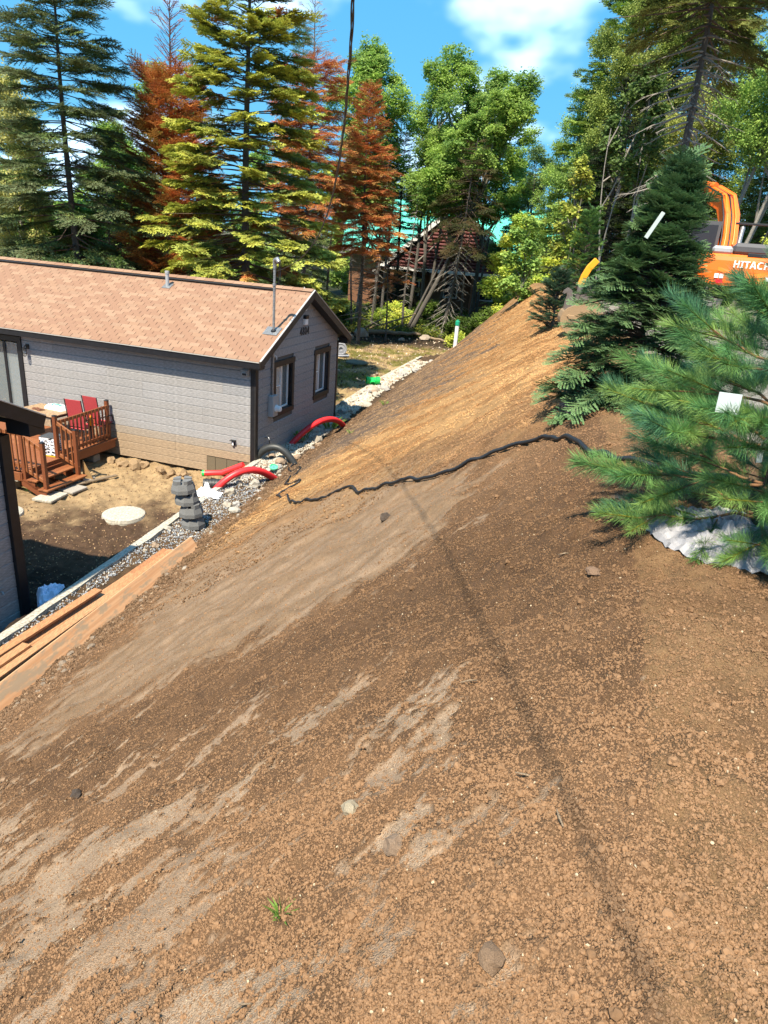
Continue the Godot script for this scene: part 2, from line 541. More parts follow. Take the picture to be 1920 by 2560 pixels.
func flat2(_s: float) -> Color: return Color(.42, .27, .15)

func make_ground() -> void:
	var xs := spaced([-320.0, [-40.0, 40.0, 8.0], [-14.0, 3.0, .6], [-7.0, .2, .06], [-4.6, .045, .03], [-3.2, .03, .016], [1.2, .015, .015], [2.6, .02, .03], [6.0, .04, .06], [12.0, .12, .6], [40.0, 1.0, 4.0], [320.0, 8.0, 40.0]])
	var zs := spaced([-340.0, [-70.0, 40.0, 5.0], [-46.0, 1.5, .3], [-22.0, .18, .11], [-13.0, .10, .06], [-7.0, .055, .034], [-4.6, .032, .020], [-.7, .015, .014], [-.2, .02, .03], [4.0, .1, .4], [40.0, .8, 6.0], [200.0, 12.0, 40.0]])
	var nx := xs.size(); var nzv := zs.size()
	var hs := PackedFloat32Array(); hs.resize(nx * nzv)
	var v := PackedVector3Array(); v.resize(nx * nzv)
	var cs := PackedColorArray(); cs.resize(nx * nzv)
	for j in nzv:
		var z := zs[j]
		var F := pw(FZ, z); var Cc := pw(CZ, z)
		for i in nx:
			var x := xs[i]
			var h := land_at(x, z, F, Cc)
			var sm := 0.0
			if z > -60.0 and z < 6.0 and x > -30.0 and x < 30.0:
				if x > F and z > -14.0: sm = smooth_at(x, z)
				h += relief(x, z, F, Cc, sm)
			elif z < -60.0 or absf(x) > 30.0:
				h += nz.get_noise_2d(x * .05, z * .05) * 0.8
			hs[j * nx + i] = h
			v[j * nx + i] = Vector3(x, h, z)
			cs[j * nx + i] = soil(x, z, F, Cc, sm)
	var n := PackedVector3Array(); n.resize(nx * nzv)
	for j in nzv:
		var j0 := maxi(j - 1, 0); var j1 := mini(j + 1, nzv - 1)
		for i in nx:
			var i0 := maxi(i - 1, 0); var i1 := mini(i + 1, nx - 1)
			var dx := (hs[j * nx + i1] - hs[j * nx + i0]) / (xs[i1] - xs[i0])
			var dz := (hs[j1 * nx + i] - hs[j0 * nx + i]) / (zs[j1] - zs[j0])
			n[j * nx + i] = Vector3(-dx, 1, -dz).normalized()
	var ix := PackedInt32Array(); ix.resize((nx - 1) * (nzv - 1) * 6)
	var o := 0
	for j in nzv - 1:
		for i in nx - 1:
			var a := j * nx + i
			ix[o] = a; ix[o + 1] = a + 1; ix[o + 2] = a + nx
			ix[o + 3] = a + 1; ix[o + 4] = a + nx + 1; ix[o + 5] = a + nx
			o += 6
	var arr := []
	arr.resize(Mesh.ARRAY_MAX)
	arr[Mesh.ARRAY_VERTEX] = v; arr[Mesh.ARRAY_NORMAL] = n; arr[Mesh.ARRAY_COLOR] = cs; arr[Mesh.ARRAY_INDEX] = ix
	var m := ArrayMesh.new()
	m.add_surface_from_arrays(Mesh.PRIMITIVE_TRIANGLES, arr)
	var g := put("ground", m, M.ground)
	tag(g, "bare brown earth bank falling to a sandy yard beside the grey cabin", "ground", "", "structure")
	print("ground ", nx, " x ", nzv)

# lumps of soil and stones
func lump(sd: int, sub: bool, sq := 0.25) -> ArrayMesh:
	var t := (1.0 + sqrt(5.0)) / 2.0
	var p: Array = []
	for s in [[-1, t, 0], [1, t, 0], [-1, -t, 0], [1, -t, 0], [0, -1, t], [0, 1, t], [0, -1, -t], [0, 1, -t], [t, 0, -1], [t, 0, 1], [-t, 0, -1], [-t, 0, 1]]:
		p.append(Vector3(s[0], s[1], s[2]).normalized())
	var f := [[0, 11, 5], [0, 5, 1], [0, 1, 7], [0, 7, 10], [0, 10, 11], [1, 5, 9], [5, 11, 4], [11, 10, 2], [10, 7, 6], [7, 1, 8], [3, 9, 4], [3, 4, 2], [3, 2, 6], [3, 6, 8], [3, 8, 9], [4, 9, 5], [2, 4, 11], [6, 2, 10], [8, 6, 7], [9, 8, 1]]
	var r := RandomNumberGenerator.new(); r.seed = sd
	var off := Vector3(r.randf() * 50, r.randf() * 50, r.randf() * 50)
	var sh := Vector3(r.randf_range(.85, 1.2), r.randf_range(.6, .85), r.randf_range(.8, 1.15))
	var dis := func(q: Vector3) -> Vector3:
		var k := 1.0 + nf.get_noise_3dv(q * 6.0 + off) * sq * 2.2
		return q * k * sh
	var b := MB.new()
	for q in f:
		var a: Vector3 = p[q[0]]; var c: Vector3 = p[q[1]]; var d: Vector3 = p[q[2]]
		if sub:
			var ac := (a + c).normalized(); var cd := (c + d).normalized(); var da := (d + a).normalized()
			for w in [[a, ac, da], [ac, c, cd], [da, cd, d], [ac, cd, da]]:
				b.tri(dis.call(w[0]), dis.call(w[1]), dis.call(w[2]))
		else:
			b.tri(dis.call(a), dis.call(c), dis.call(d))
	return b.mesh()

func rbasis(s: float) -> Basis:
	return Basis.from_euler(Vector3(rr(0, TAU), rr(0, TAU), rr(0, TAU))).scaled(Vector3.ONE * s)

func make_clods() -> void:
	var lumps := [lump(1, false, .3), lump(2, false, .35), lump(3, true, .3)]
	var ins := [Inst.new(), Inst.new(), Inst.new()]
	rng.seed = 77
	for i in 1000000:
		var d := .7 + pow(rng.randf(), 1.5) * 9.0
		var a := rr(-1.05, 1.1)
		var x := sin(a) * d; var z := -cos(a) * d
		var F := pw(FZ, z); var Cc := pw(CZ, z)
		if x < F + 1.0 or x > Cc + 1.0: continue
		var sm := smooth_at(x, z)
		var cl := nz.get_noise_2d(x * 3.0 + 20.0, z * 3.0)
		var pr := (1.0 - sm) * (.66 + cl * .6) + sm * .13
		if rng.randf() > pr: continue
		var q := rng.randf()
		var r := rr(.0018, .0034) if q < .74 else rr(.0032, .0052) if q < .978 else rr(.005, .0080) if q < .9988 else rr(.009, .016)
		r *= 1.0 + d * .06
		var h := land_at(x, z, F, Cc) + relief(x, z, F, Cc, sm)
		var k := rr(.8, 1.2)
		var dk := 1.0 - .38 * mval("dark", x, z)
		k *= dk
		var co := Color(.215 * k, .125 * k, .067 * k).lerp(Color(.265 * dk, .157 * dk, .086 * dk), rng.randf() * .5)
		if rng.randf() < .005 and r < .006: co = Color(.42, .34, .23)
		ins[0 if q < .5 else 1 if q < .978 else 2].add(Transform3D(rbasis(r), Vector3(x, h + r * .22, z)), co)
	# dark crumbled soil along the toe
	var toe_i := Inst.new()
	for i in 15000:
		var z := -5.0 - rng.randf() * 20.0
		var F := pw(FZ, z)
		var x := F + 1.12 + pow(rng.randf(), 1.5) * .85 + (.16 if z > -11.4 else -.15)
		var r := rr(.006, .016) if rng.randf() < .93 else rr(.014, .028)
		var k := rr(.6, 1.25)
		var co := Color(.17 * k, .105 * k, .062 * k) if rng.randf() < .93 else Color(.28 * k, .20 * k, .13 * k)
		toe_i.add(Transform3D(rbasis(r), Vector3(x, top(x, z) + r * .3, z)), co)
	tag(stuff("soil_clods", toe_i, lump(5, true, .35), M.clod), "dark crumbled soil along the foot of the bank", "soil", "", "stuff")
	# crumbs raked into rows on the farther bank
	var far_i := Inst.new()
	for i in 260000:
		var z := -7.5 - pow(rng.randf(), 1.3) * 25.0
		var F := pw(FZ, z); var Cc := pw(CZ, z)
		var u := rng.randf() * 1.12
		var x := F + 1.15 + u * (Cc - F - 1.15)
		var e := grain_dir(z)
		var p := Vector2(x, z)
		var al := p.dot(e); var ac := p.dot(Vector2(-e.y, e.x))
		var w := nz.get_noise_2d(al * .35, ac * 6.5) * .8 + nf.get_noise_2d(al * .8, ac * 17.0) * .5
		var crest := ss(.80, 1.0, u + nz.get_noise_2d(x, z) * .2)
		var toe := ss(.20, .05, u)
		if w < lerpf(.16, -.35, maxf(crest, toe)) and rng.randf() > .035: continue
		if z > -9.5 and rng.randf() < .6 * smooth_at(x, z): continue
		var r := rr(.004, .012) * (1.0 + (-z - 8.0) * .030)
		if rng.randf() < .03 + .12 * toe: r *= 1.9
		var k := soil(x, z, F, Cc, 0.0)
		var kk := rr(.62, .86)
		far_i.add(Transform3D(rbasis(r), Vector3(x, land_at(x, z, F, Cc) + relief(x, z, F, Cc, 0.0) + r * .3, z)), Color(k.r * kk, k.g * kk, k.b * kk))
	tag(stuff("soil_clods", far_i, lump(4, false, .3), M.clod), "crumbs of sandy soil raked into rows on the far bank", "soil", "", "stuff")
	print("far clods ", far_i.count)
	for i in 3:
		var o := stuff("soil_clods", ins[i], lumps[i], M.clod)
		tag(o, ["fine brown crumbs of loose soil over the near bank", "brown crumbs of loose soil scattered down the near bank", "larger brown clods lying on the near bank"][i], "soil", "", "stuff")
		print("clods ", ins[i].count)

# ---------------------------------------------------------------- the cabin
const HOUSE := Vector3(-3.49, 0.0, -17.01)
const YAW := -0.27471
const COURSE := 0.2167

# lapped siding piece: run from p to q along the wall, outward normal o, n courses upwards from y0
func siding(p: Vector3, q: Vector3, o: Vector3, n: int, hh := COURSE, cp := Vector3.ZERO, cq := Vector3.ZERO) -> ArrayMesh:
	# cp, cq shift the upper ends along the wall, for boards cut along the rake
	var b := MB.new()
	var up := Vector3.UP
	for i in n:
		var y0 := up * (hh * i); var y1 := up * (hh * (i + 1))
		var f := o * .026; var g := o * .025; var t := o * .003
		var ch := up * .024
		var P := p + cp; var Q := q + cq
		b.quad(p + y0 + f, q + y0 + f, Q + y1 - ch + g, P + y1 - ch + g)
		b.quad(P + y1 - ch + g, Q + y1 - ch + g, Q + y1 + t, P + y1 + t)
		b.quad(p + y0, q + y0, q + y0 + f, p + y0 + f)
		b.quad(p + y0, p + y0 + f, P + y1 - ch + g, P + y1 + t)
		b.quad(q + y0 + f, q + y0, Q + y1 + t, Q + y1 - ch + g)
	return b.mesh()

func slab(called: String, ce: Vector3, s: Vector3, m: Material, par: Node, bev := 0.004, bs := Basis.IDENTITY) -> MeshInstance3D:
	var b := MB.new()
	b.box(ce, s, bs, bev)
	return put(called, b.mesh(), m, par)

func roof_y(z: float) -> float:
	return 2.80 + .478 * (.35 - z) if z > -2.85 else 2.80 + .478 * (.35 + 5.7 + z)

func window_unit(t: Node3D, z0: float, z1: float, y0: float, y1: float) -> void:
	# in the gable wall (x = 0), z0 > z1
	var w := put("window", ArrayMesh.new(), M.trim, t)
	var b := MB.new()
	var zm := (z0 + z1) / 2.0; var ym := (y0 + y1) / 2.0
	b.box(Vector3(.03, y1 - .075, zm), Vector3(.05, .15, z0 - z1 + .06), Basis.IDENTITY, .004)
	b.box(Vector3(.03, y0 + .07, zm), Vector3(.05, .14, z0 - z1 + .02), Basis.IDENTITY, .004)
	for s in [z0 - .065, z1 + .065]:
		b.box(Vector3(.028, ym, s), Vector3(.046, y1 - y0 - .294, .13), Basis.IDENTITY, .004)
	w.mesh = b.mesh()
	var iz0 := z0 - .13; var iz1 := z1 + .13; var iy0 := y0 + .14; var iy1 := y1 - .15
	var rv := MB.new()
	for s in [iz0 + .008, iz1 - .008]: rv.box(Vector3(-.06, ym, s), Vector3(.13, iy1 - iy0 + .03, .016))
	for y in [iy0 - .008, iy1 + .008]: rv.box(Vector3(-.06, y, zm), Vector3(.13, .016, iz0 - iz1))
	put("reveal", rv.mesh(), M.black, w)
	var fr := MB.new()
	fr.box(Vector3(-.10, iy0 + .022, zm), Vector3(.04, .044, iz0 - iz1), Basis.IDENTITY, .004)
	fr.box(Vector3(-.10, iy1 - .018, zm), Vector3(.04, .036, iz0 - iz1), Basis.IDENTITY, .004)
	for s in [iz0 - .022, iz1 + .016]:
		fr.box(Vector3(-.10, ym, s), Vector3(.04, iy1 - iy0 - .082, .04), Basis.IDENTITY, .004)
	put("frame", fr.mesh(), M.vinyl, w)
	slab("meeting_rail", Vector3(-.105, ym, lerpf(iz0, iz1, .56)), Vector3(.04, iy1 - iy0 - .082, .03), M.vinyl, w, .003)
	slab("muntin", Vector3(-.098, lerpf(iy0, iy1, .52), lerpf(iz0, iz1, .27)), Vector3(.02, .02, (iz0 - iz1) * .50), M.vinyl, w, 0)
	for k in 2:
		var c := lerpf(iz0, iz1, .29 if k == 0 else .77)
		slab("pane", Vector3(-.106, ym, c), Vector3(.006, iy1 - iy0 - .085, (iz0 - iz1) * (.50 if k == 0 else .37)), M.glass, w, 0)
	# curtain folds behind the nearer pane, dark screen behind the other
	var cu := MB.new()
	var pz := lerpf(iz0, iz1, .22); var k := 0
	while pz > lerpf(iz0, iz1, .80):
		var nzv := pz - .028
		var d0 := -.17 - .02 * (k % 2); var d1 := -.17 - .02 * ((k + 1) % 2)
		cu.quad(Vector3(d0, iy0, pz), Vector3(d1, iy0, nzv), Vector3(d1, iy1, nzv), Vector3(d0, iy1, pz))
		pz = nzv; k += 1
	put("curtain", cu.mesh(), M.curtain, w)
	slab("blind", Vector3(-.2, ym, lerpf(iz0, iz1, .15)), Vector3(.004, iy1 - iy0, (iz0 - iz1) * .3), M.table_top, w, 0)

func make_house() -> void:
	var t := thing("cabin", "grey sided cabin with pink-tan shingle roof and house number below the bank", "house", HOUSE, YAW)
	var L := 11.0
	# walls: core slabs behind the siding
	var wl := put("wall", ArrayMesh.new(), M.core, t)
	var b := MB.new()
	b.box(Vector3(-3.55, 1.22, -.06), Vector3(7.1 , 2.90, .1))
	b.box(Vector3(-9.95, 1.22, -.06), Vector3(2.1, 2.90, .1))
	b.box(Vector3(-8.0, 2.605, -.06), Vector3(1.8, .13, .1))
	b.box(Vector3(-8.0, -.06, -.06), Vector3(1.8, .34, .1))
	b.box(Vector3(-5.5, 1.22, -5.64), Vector3(11.0, 2.90, .1))
	b.box(Vector3(-10.95, 1.22, -2.85), Vector3(.1, 2.90, 5.46))
	# gable wall with its two openings
	for s in [[-.01, -1.11], [-2.14, -3.85], [-4.84, -5.59]]:
		b.box(Vector3(-.06, 1.825, (s[0] + s[1]) / 2), Vector3(.1, 1.21, s[0] - s[1]))
	b.box(Vector3(-.06, .495, -2.8), Vector3(.1, 1.45, 5.58))
	b.box(Vector3(-.06, 2.55, -2.8), Vector3(.1, .24, 5.58))
	b.prism([Vector3(-.11, 2.67, -.01), Vector3(-.11, 2.67, -5.69), Vector3(-.11, 4.14, -2.85)], Vector3(.1, 0, 0))
	wl.mesh = b.mesh()
	rng.seed = 5
	# front siding
	var fo := Vector3(0, 0, 1)
	var joints := [[-2.35, -6.2], [-4.6], [-1.5, -5.3], [-3.3], [-.9, -4.4], [-2.6, -6.1]]
	for r in range(-1, 6):
		var y0 := .08 + COURSE * 2 * r
		var edges := [-.11]
		var jl: Array = joints[posmod(r, 6)]
		for j in jl: edges.append(j)
		edges.append(-7.13)
		if r == -1: edges = [-1.4, -4.2, -7.13]
		for i in edges.size() - 1:
			var x1: float = edges[i]; var x0: float = edges[i + 1] + .004
			var ml: Material = M["siding%d" % rng.randi_range(0, 3)]
			if r == -1:
				for q in 2: put("siding_board", siding(Vector3(x0, y0 + COURSE * q, 0), Vector3(x1, y0 + COURSE * q, 0), fo, 1), M.siding_mud, wl)
			elif r == 0:
				put("siding_board", siding(Vector3(x0, y0, 0), Vector3(x1, y0, 0), fo, 1), M.siding_mud, wl)
				put("siding_board", siding(Vector3(x0, y0 + COURSE, 0), Vector3(x1, y0 + COURSE, 0), fo, 1), M.siding_mud2, wl)
			else:
				put("siding_board", siding(Vector3(x0, y0, 0), Vector3(x1, y0, 0), fo, 2), ml, wl)
	put("siding_board", siding(Vector3(-10.9, .08, 0), Vector3(-9.1, .08, 0), fo, 12), M.siding1, wl)
	# gable siding
	var go := Vector3(1, 0, 0)
	for r in range(0, 20):
		var y0 := .08 + COURSE * r
		var y1 := y0 + COURSE
		var za := -.11; var zb := -5.59
		var ta := za; var tb := zb
		if y1 > 2.62:
			za = minf(za, .35 - (y0 - 2.80 + .06) / .478); ta = minf(za, .35 - (y1 - 2.80 + .06) / .478)
			zb = maxf(zb, -6.05 + (y0 - 2.80 + .06) / .478); tb = maxf(zb, -6.05 + (y1 - 2.80 + .06) / .478)
		if ta - tb < 0.0:
			ta = -2.85; tb = -2.85
			if za - zb < .1: continue
		var spans := [[za, zb]]
		if y1 > 1.12 and y0 < 2.56: spans = [[za, -1.02], [-2.23, -3.77], [-4.93, zb]]
		for s in spans:
			var cut: Array = [s[0]]
			if r % 2 == 0 and s[0] - s[1] > 2.0: cut.append(lerpf(s[0], s[1], rr(.3, .7)))
			elif r % 4 == 1 and s[0] - s[1] > 3.0: cut.append(lerpf(s[0], s[1], rr(.3, .7)))
			cut.append(s[1])
			for i in cut.size() - 1:
				var ca := Vector3(0, 0, ta - za) if i == 0 and s[0] == za else Vector3.ZERO
				var cb := Vector3(0, 0, tb - zb) if i == cut.size() - 2 and s[1] == zb else Vector3.ZERO
				put("siding_board", siding(Vector3(0, y0, cut[i] - .002), Vector3(0, y0, cut[i + 1] + .002), go, 1, COURSE, ca, cb), M["siding%d" % rng.randi_range(0, 3)], wl)
	# skirting recess at the corner
	var sk := put("skirting", ArrayMesh.new(), M.board_osb, t)
	b = MB.new()
	for i in 4: b.box(Vector3(-.3 - i * .34, -.16, .002), Vector3(.33, .46, .02), Basis.IDENTITY, .003)
	sk.mesh = b.mesh()
	# corner trims, fascia, soffit
	slab("corner_trim", Vector3(-.055, 1.32, .020), Vector3(.11, 2.78, .04), M.black, t)
	slab("corner_trim", Vector3(.020, 1.32, -.035), Vector3(.04, 2.78, .15), M.trim, t)
	slab("corner_trim", Vector3(.020, 1.36, -5.64), Vector3(.04, 2.62, .12), M.black, t)
	slab("corner_trim", Vector3(-7.0 - .11, 2.6, .0), Vector3(.02, .02, .02), M.black, t)
	# roof
	var rf := put("roof", ArrayMesh.new(), M.trim, t)
	var sl := atan(.478)
	b = MB.new()
	var len := 3.2 / cos(sl)
	for sg in [1.0, -1.0]:
		var bs := Basis(Vector3.RIGHT, sl * sg)
		var ce := Vector3(-5.35, (2.80 + 4.3296) / 2.0 - .045, -2.85 + 1.6 * sg)
		b.box(ce - Vector3(0, .0, 0), Vector3(11.28, .07, len), bs)
	rf.mesh = b.mesh()
	slab("fascia", Vector3(-5.35, 2.685, .335), Vector3(11.3, .15, .03), M.black, t, .003)
	slab("soffit", Vector3(-5.35, 2.635, .165), Vector3(11.26, .02, .31), M.black, t, 0)
	slab("drip_edge", Vector3(-5.35, 2.772, .362), Vector3(11.32, .022, .02), M.drip, t, .003)
	for sg in [1.0, -1.0]:
		var bs := Basis(Vector3.RIGHT, sl * sg)
		var ce := Vector3(.315, (2.80 + 4.3296) / 2.0 - .105, -2.85 + 1.6 * sg)
		slab("rake_board", ce, Vector3(.03, .19, len + .02), M.trim2, t, .003, bs)
		slab("drip_edge", ce + Vector3(.008, .115, 0), Vector3(.05, .022, len + .03), M.drip, t, .003, bs)
		slab("soffit", ce + Vector3(-.17, -.05, 0), Vector3(.31, .02, len), M.black, t, 0, bs)
		# boxed eave return
		slab("eave_return", Vector3(.15, 2.685, .20 if sg > 0 else -5.90), Vector3(.295, .20, .24), M.trim, t, .003)
	# shingles: the 300 that show largest are parts of the roof
	var list := []
	var eye := Vector3(0, 5.7, 0)
	var tr := Transform3D(Basis(Vector3.UP, YAW), HOUSE)
	var ny := 25
	var ex := len / ny
	rng.seed = 21
	for j in ny:
		for i in 38:
			var x := .30 - .305 * i - (.1525 if j % 2 == 1 else 0.0) - rr(0, .006)
			if j % 2 == 1 and i == 0: x = .30 - .1525
			if x - .305 < -10.95: continue
			var z := .37 - (ex * j) * cos(sl)
			var p := Vector3(x - .15, roof_y(z), z)
			list.append([(tr * p).distance_to(eye), j, x, p])
		if j % 2 == 1: list.append([0.0, j, .45, Vector3(.22, roof_y(.37 - ex * j * cos(sl)), .37 - ex * j * cos(sl))])
	list.sort_custom(func(a, c): return a[0] < c[0])
	var bs := Basis(Vector3.RIGHT, sl)
	var tab := MB.new()
	tab.box(Vector3(-.1525, .010, -ex * .55), Vector3(.293, .009, ex * 1.10), Basis(Vector3.RIGHT, .045), .0015)
	var half := MB.new()
	half.box(Vector3(-.076, .010, -ex * .55), Vector3(.143, .009, ex * 1.10), Basis(Vector3.RIGHT, .045), .0015)
	var tm := tab.mesh(); var hm := half.mesh()
	var rest := MB.new()
	for k in list.size():
		var q: Array = list[k]
		var z: float = .37 - ex * q[1] * cos(sl)
		var hf: bool = q[2] > .31
		var at := Vector3(q[2] - (.1525 if hf else 0.0) + (.0 if not hf else .002), roof_y(z) - .008, z)
		var mi := rng.randi_range(0, 4)
		if nz.get_noise_2d(q[2] * 1.5, q[1] * .35) > .12: mi = 2
		if k < 300:
			var o := put("shingle", hm if hf else tm, M["shingle%d" % mi], rf)
			o.transform = Transform3D(bs, at)
		else:
			rest.col = M["shingle%d" % mi].albedo_color.srgb_to_linear()
			rest.box(at + bs * Vector3(-.1525, .010, -ex * .55), Vector3(.293, .009, ex * 1.10), bs * Basis(Vector3.RIGHT, .045))
	# the far slope, unseen, in one piece with the rest
	rest.col = Color(.5, .29, .18)
	rest.box(Vector3(-5.3, (2.80 + 4.3296) / 2.0 + .004, -4.45), Vector3(11.2, .02, len), Basis(Vector3.RIGHT, -sl))
	put("shingles", rest.mesh(), M.shingles, rf).set_meta("kind", "stuff")
	for i in 37:
		var cm := MB.new()
		var x := .3 - .305 * i
		cm.box(Vector3(x - .16, 4.338, -2.78), Vector3(.325, .008, .16), Basis(Vector3.RIGHT, sl) * Basis(Vector3.BACK, .02))
		cm.box(Vector3(x - .16, 4.338, -2.92), Vector3(.325, .008, .16), Basis(Vector3.RIGHT, -sl) * Basis(Vector3.BACK, .02))
		put("ridge_cap", cm.mesh(), M["shingle%d" % rng.randi_range(0, 4)], rf)
	slab("ridge_flashing", Vector3(-5.9, 4.272, -2.655), Vector3(10.2, .012, .055), M.galv, rf, 0, bs)
	slab("ridge_flashing", Vector3(-5.9, 4.282, -2.60), Vector3(10.2, .010, .05), M.darkmetal, rf, 0, bs)
	# vent pipe
	var vp := put("vent_pipe", ArrayMesh.new(), M.greypaint, rf)
	b = MB.new()
	var vz := -2.30
	b.lathe(Vector3(-3.98, roof_y(vz) - .05, vz), Vector3.UP, [Vector2(.052, 0), Vector2(.052, .40), Vector2(.062, .40), Vector2(.062, .47), Vector2(.05, .475), Vector2(.0, .43)], 16)
	vp.mesh = b.mesh()
	slab("flashing", Vector3(-3.98, roof_y(vz) + .02, vz), Vector3(.26, .012, .26), M.galv, vp, .002, bs)
	# service mast, conduit and meter
	var ms := put("service_mast", ArrayMesh.new(), M.galv, t)
	b = MB.new()
	var mx := .07; var mz := -.85
	b.tube([Vector3(mx, 1.7, mz), Vector3(mx, 4.95, mz)], [.033, .033], 12)
	b.lathe(Vector3(mx, 4.50, mz), Vector3.UP, [Vector2(.0, 0), Vector2(.05, .0), Vector2(.05, .05), Vector2(0, .05)], 12)
	b.tube([Vector3(mx, 4.9, mz), Vector3(mx, 5.02, mz + .005), Vector3(mx + .02, 5.10, mz + .02), Vector3(mx + .09, 5.13, mz + .05), Vector3(mx + .15, 5.06, mz + .08)], [.045, .05, .06, .06, .05], 12)
	for y in [2.05, 2.45]: b.box(Vector3(.045, y, mz), Vector3(.05, .03, .12))
	ms.mesh = b.mesh()
	slab("flashing", Vector3(mx - .04, roof_y(mz) + .022, mz), Vector3(.40, .012, .36), M.galv, ms, .002, bs)
	b = MB.new()
	b.lathe(Vector3(mx, roof_y(mz) + .0, mz), Vector3.UP, [Vector2(.075, 0), Vector2(.07, .04), Vector2(.036, .07)], 14)
	put("boot", b.mesh(), M.black, ms)
	b = MB.new()
	for k in 3:
		var pts := []
		for i in 9:
			var u := i / 8.0
			pts.append(Vector3(mx + .15 + .05 * sin(u * 3.0 + k), 5.05 - u * .5 + .12 * sin(u * PI) * (k - .6), mz + .08 - .05 * k * u))
		b.tube(pts, [.008, .008, .008, .008, .008, .008, .008, .008, .008], 5)
	put("drip_loop", b.mesh(), M.black, ms)
	var mt := put("meter_box", ArrayMesh.new(), M.greypaint, t)
	b = MB.new()
	b.box(Vector3(.10, 1.47, -.83), Vector3(.15, .56, .30), Basis.IDENTITY, .012)
	mt.mesh = b.mesh()
	b = MB.new()
	b.lathe(Vector3(.17, 1.40, -.86), Vector3.RIGHT, [Vector2(.095, 0), Vector2(.095, .04), Vector2(.08, .045), Vector2(.08, .12), Vector2(.06, .15), Vector2(0, .155)], 20)
	put("meter", b.mesh(), M.white, mt)
	# gable fittings
	window_unit(t, -.98, -2.27, 1.08, 2.58)
	window_unit(t, -3.72, -4.97, 1.08, 2.58)
	var gv := put("gable_vent", ArrayMesh.new(), M.vinyl, t)
	b = MB.new()
	b.lathe(Vector3(.022, 3.88, -2.92), Vector3.RIGHT, [Vector2(.12, 0), Vector2(.12, .025), Vector2(.085, .035), Vector2(.085, .01), Vector2(0, .01)], 20)
	gv.mesh = b.mesh()
	b = MB.new()
	b.lathe(Vector3(.03, 3.88, -2.92), Vector3.RIGHT, [Vector2(.06, 0), Vector2(.06, .03), Vector2(.0, .04)], 14)
	put("grille", b.mesh(), M.greypaint, gv)
	var wlt := put("wall_light", ArrayMesh.new(), M.black, t)
	b = MB.new()
	b.box(Vector3(.07, 3.60, -2.90), Vector3(.10, .10, .20), Basis.IDENTITY, .01)
	wlt.mesh = b.mesh()
	slab("lens", Vector3(.06, 3.47, -2.90), Vector3(.08, .17, .20), M.vinyl, wlt, .01)
	# house number
	var hn := put("house_number", ArrayMesh.new(), M.darkmetal, t)
	var f := SystemFont.new()
	f.font_names = PackedStringArray(["Droid Sans"])
	var base := MB.new()
	base.box(Vector3(.028, 3.2, -2.9), Vector3(.002, .002, .6))
	hn.mesh = base.mesh()
	for k in 4:
		var tmx := TextMesh.new()
		tmx.font = f
		tmx.text = "4804"[k]
		tmx.font_size = 64
		tmx.pixel_size = .0046
		tmx.depth = .015
		var o := put("digit", tmx, M.darkmetal, hn)
		o.transform = Transform3D(Basis(Vector3.UP, PI / 2).scaled_local(Vector3(.85, 1.0, 1)), Vector3(.036, 3.21, -2.66 - k * .165))
	var bk := put("hook", ArrayMesh.new(), M.white, t)
	b = MB.new()
	b.box(Vector3(.03, 2.75, -.98), Vector3(.03, .07, .05), Basis.IDENTITY, .005)
	b.tube([Vector3(.04, 2.76, -.98), Vector3(.10, 2.74, -1.0), Vector3(.10, 2.66, -1.0)], [.012, .012, .012], 6)
	bk.mesh = b.mesh()
	# faucet with its bit of hose
	var fc := put("faucet", ArrayMesh.new(), M.galv, t)
	b = MB.new()
	b.tube([Vector3(.02, .66, -.55), Vector3(.13, .66, -.55), Vector3(.15, .61, -.55)], [.018, .018, .016], 8)
	b.box(Vector3(.10, .71, -.55), Vector3(.02, .02, .10), Basis.IDENTITY, .004)
	fc.mesh = b.mesh()
	b = MB.new()
	b.tube([Vector3(.15, .6, -.55), Vector3(.16, .4, -.55), Vector3(.13, .15, -.56), Vector3(.14, .0, -.6)], [.014, .014, .014, .014], 8)
	put("hose_end", b.mesh(), M.hose, fc)
	# front fittings: camera light, outlet, lantern, sliding door
	var cl := put("security_light", ArrayMesh.new(), M.greypaint, t)
	b = MB.new()
	b.box(Vector3(-.24, 2.43, .05), Vector3(.20, .17, .06), Basis.IDENTITY, .012)
	b.box(Vector3(-.24, 2.40, .10), Vector3(.15, .09, .05), Basis.IDENTITY, .01)
	b.box(Vector3(-.24, 2.49, .10), Vector3(.17, .015, .10), Basis.IDENTITY, .004)
	cl.mesh = b.mesh()
	slab("lens", Vector3(-.24, 2.395, .128), Vector3(.11, .055, .006), M.screen, cl, 0)
	var ot := put("outlet", ArrayMesh.new(), M.black, t)
	b = MB.new()
	b.box(Vector3(-.59, .545, .05), Vector3(.07, .125, .06), Basis.IDENTITY, .006)
	b.box(Vector3(-.59, .625, .075), Vector3(.15, .012, .11), Basis.IDENTITY, .003)
	ot.mesh = b.mesh()
	slab("cover", Vector3(-.59, .54, .083), Vector3(.045, .09, .008), M.vinyl, ot, .002)
	var la := put("wall_lantern", ArrayMesh.new(), M.black, t)
	b = MB.new()
	b.box(Vector3(-6.93, 2.30, .035), Vector3(.11, .13, .03), Basis.IDENTITY, .006)
	b.tube([Vector3(-6.93, 2.30, .04), Vector3(-6.93, 2.33, .12), Vector3(-6.93, 2.29, .16)], [.014, .014, .014], 6)
	b.lathe(Vector3(-6.93, 2.29, .16), Vector3.DOWN, [Vector2(.0, 0), Vector2(.055, .02), Vector2(.06, .05), Vector2(.0, .05)], 12)
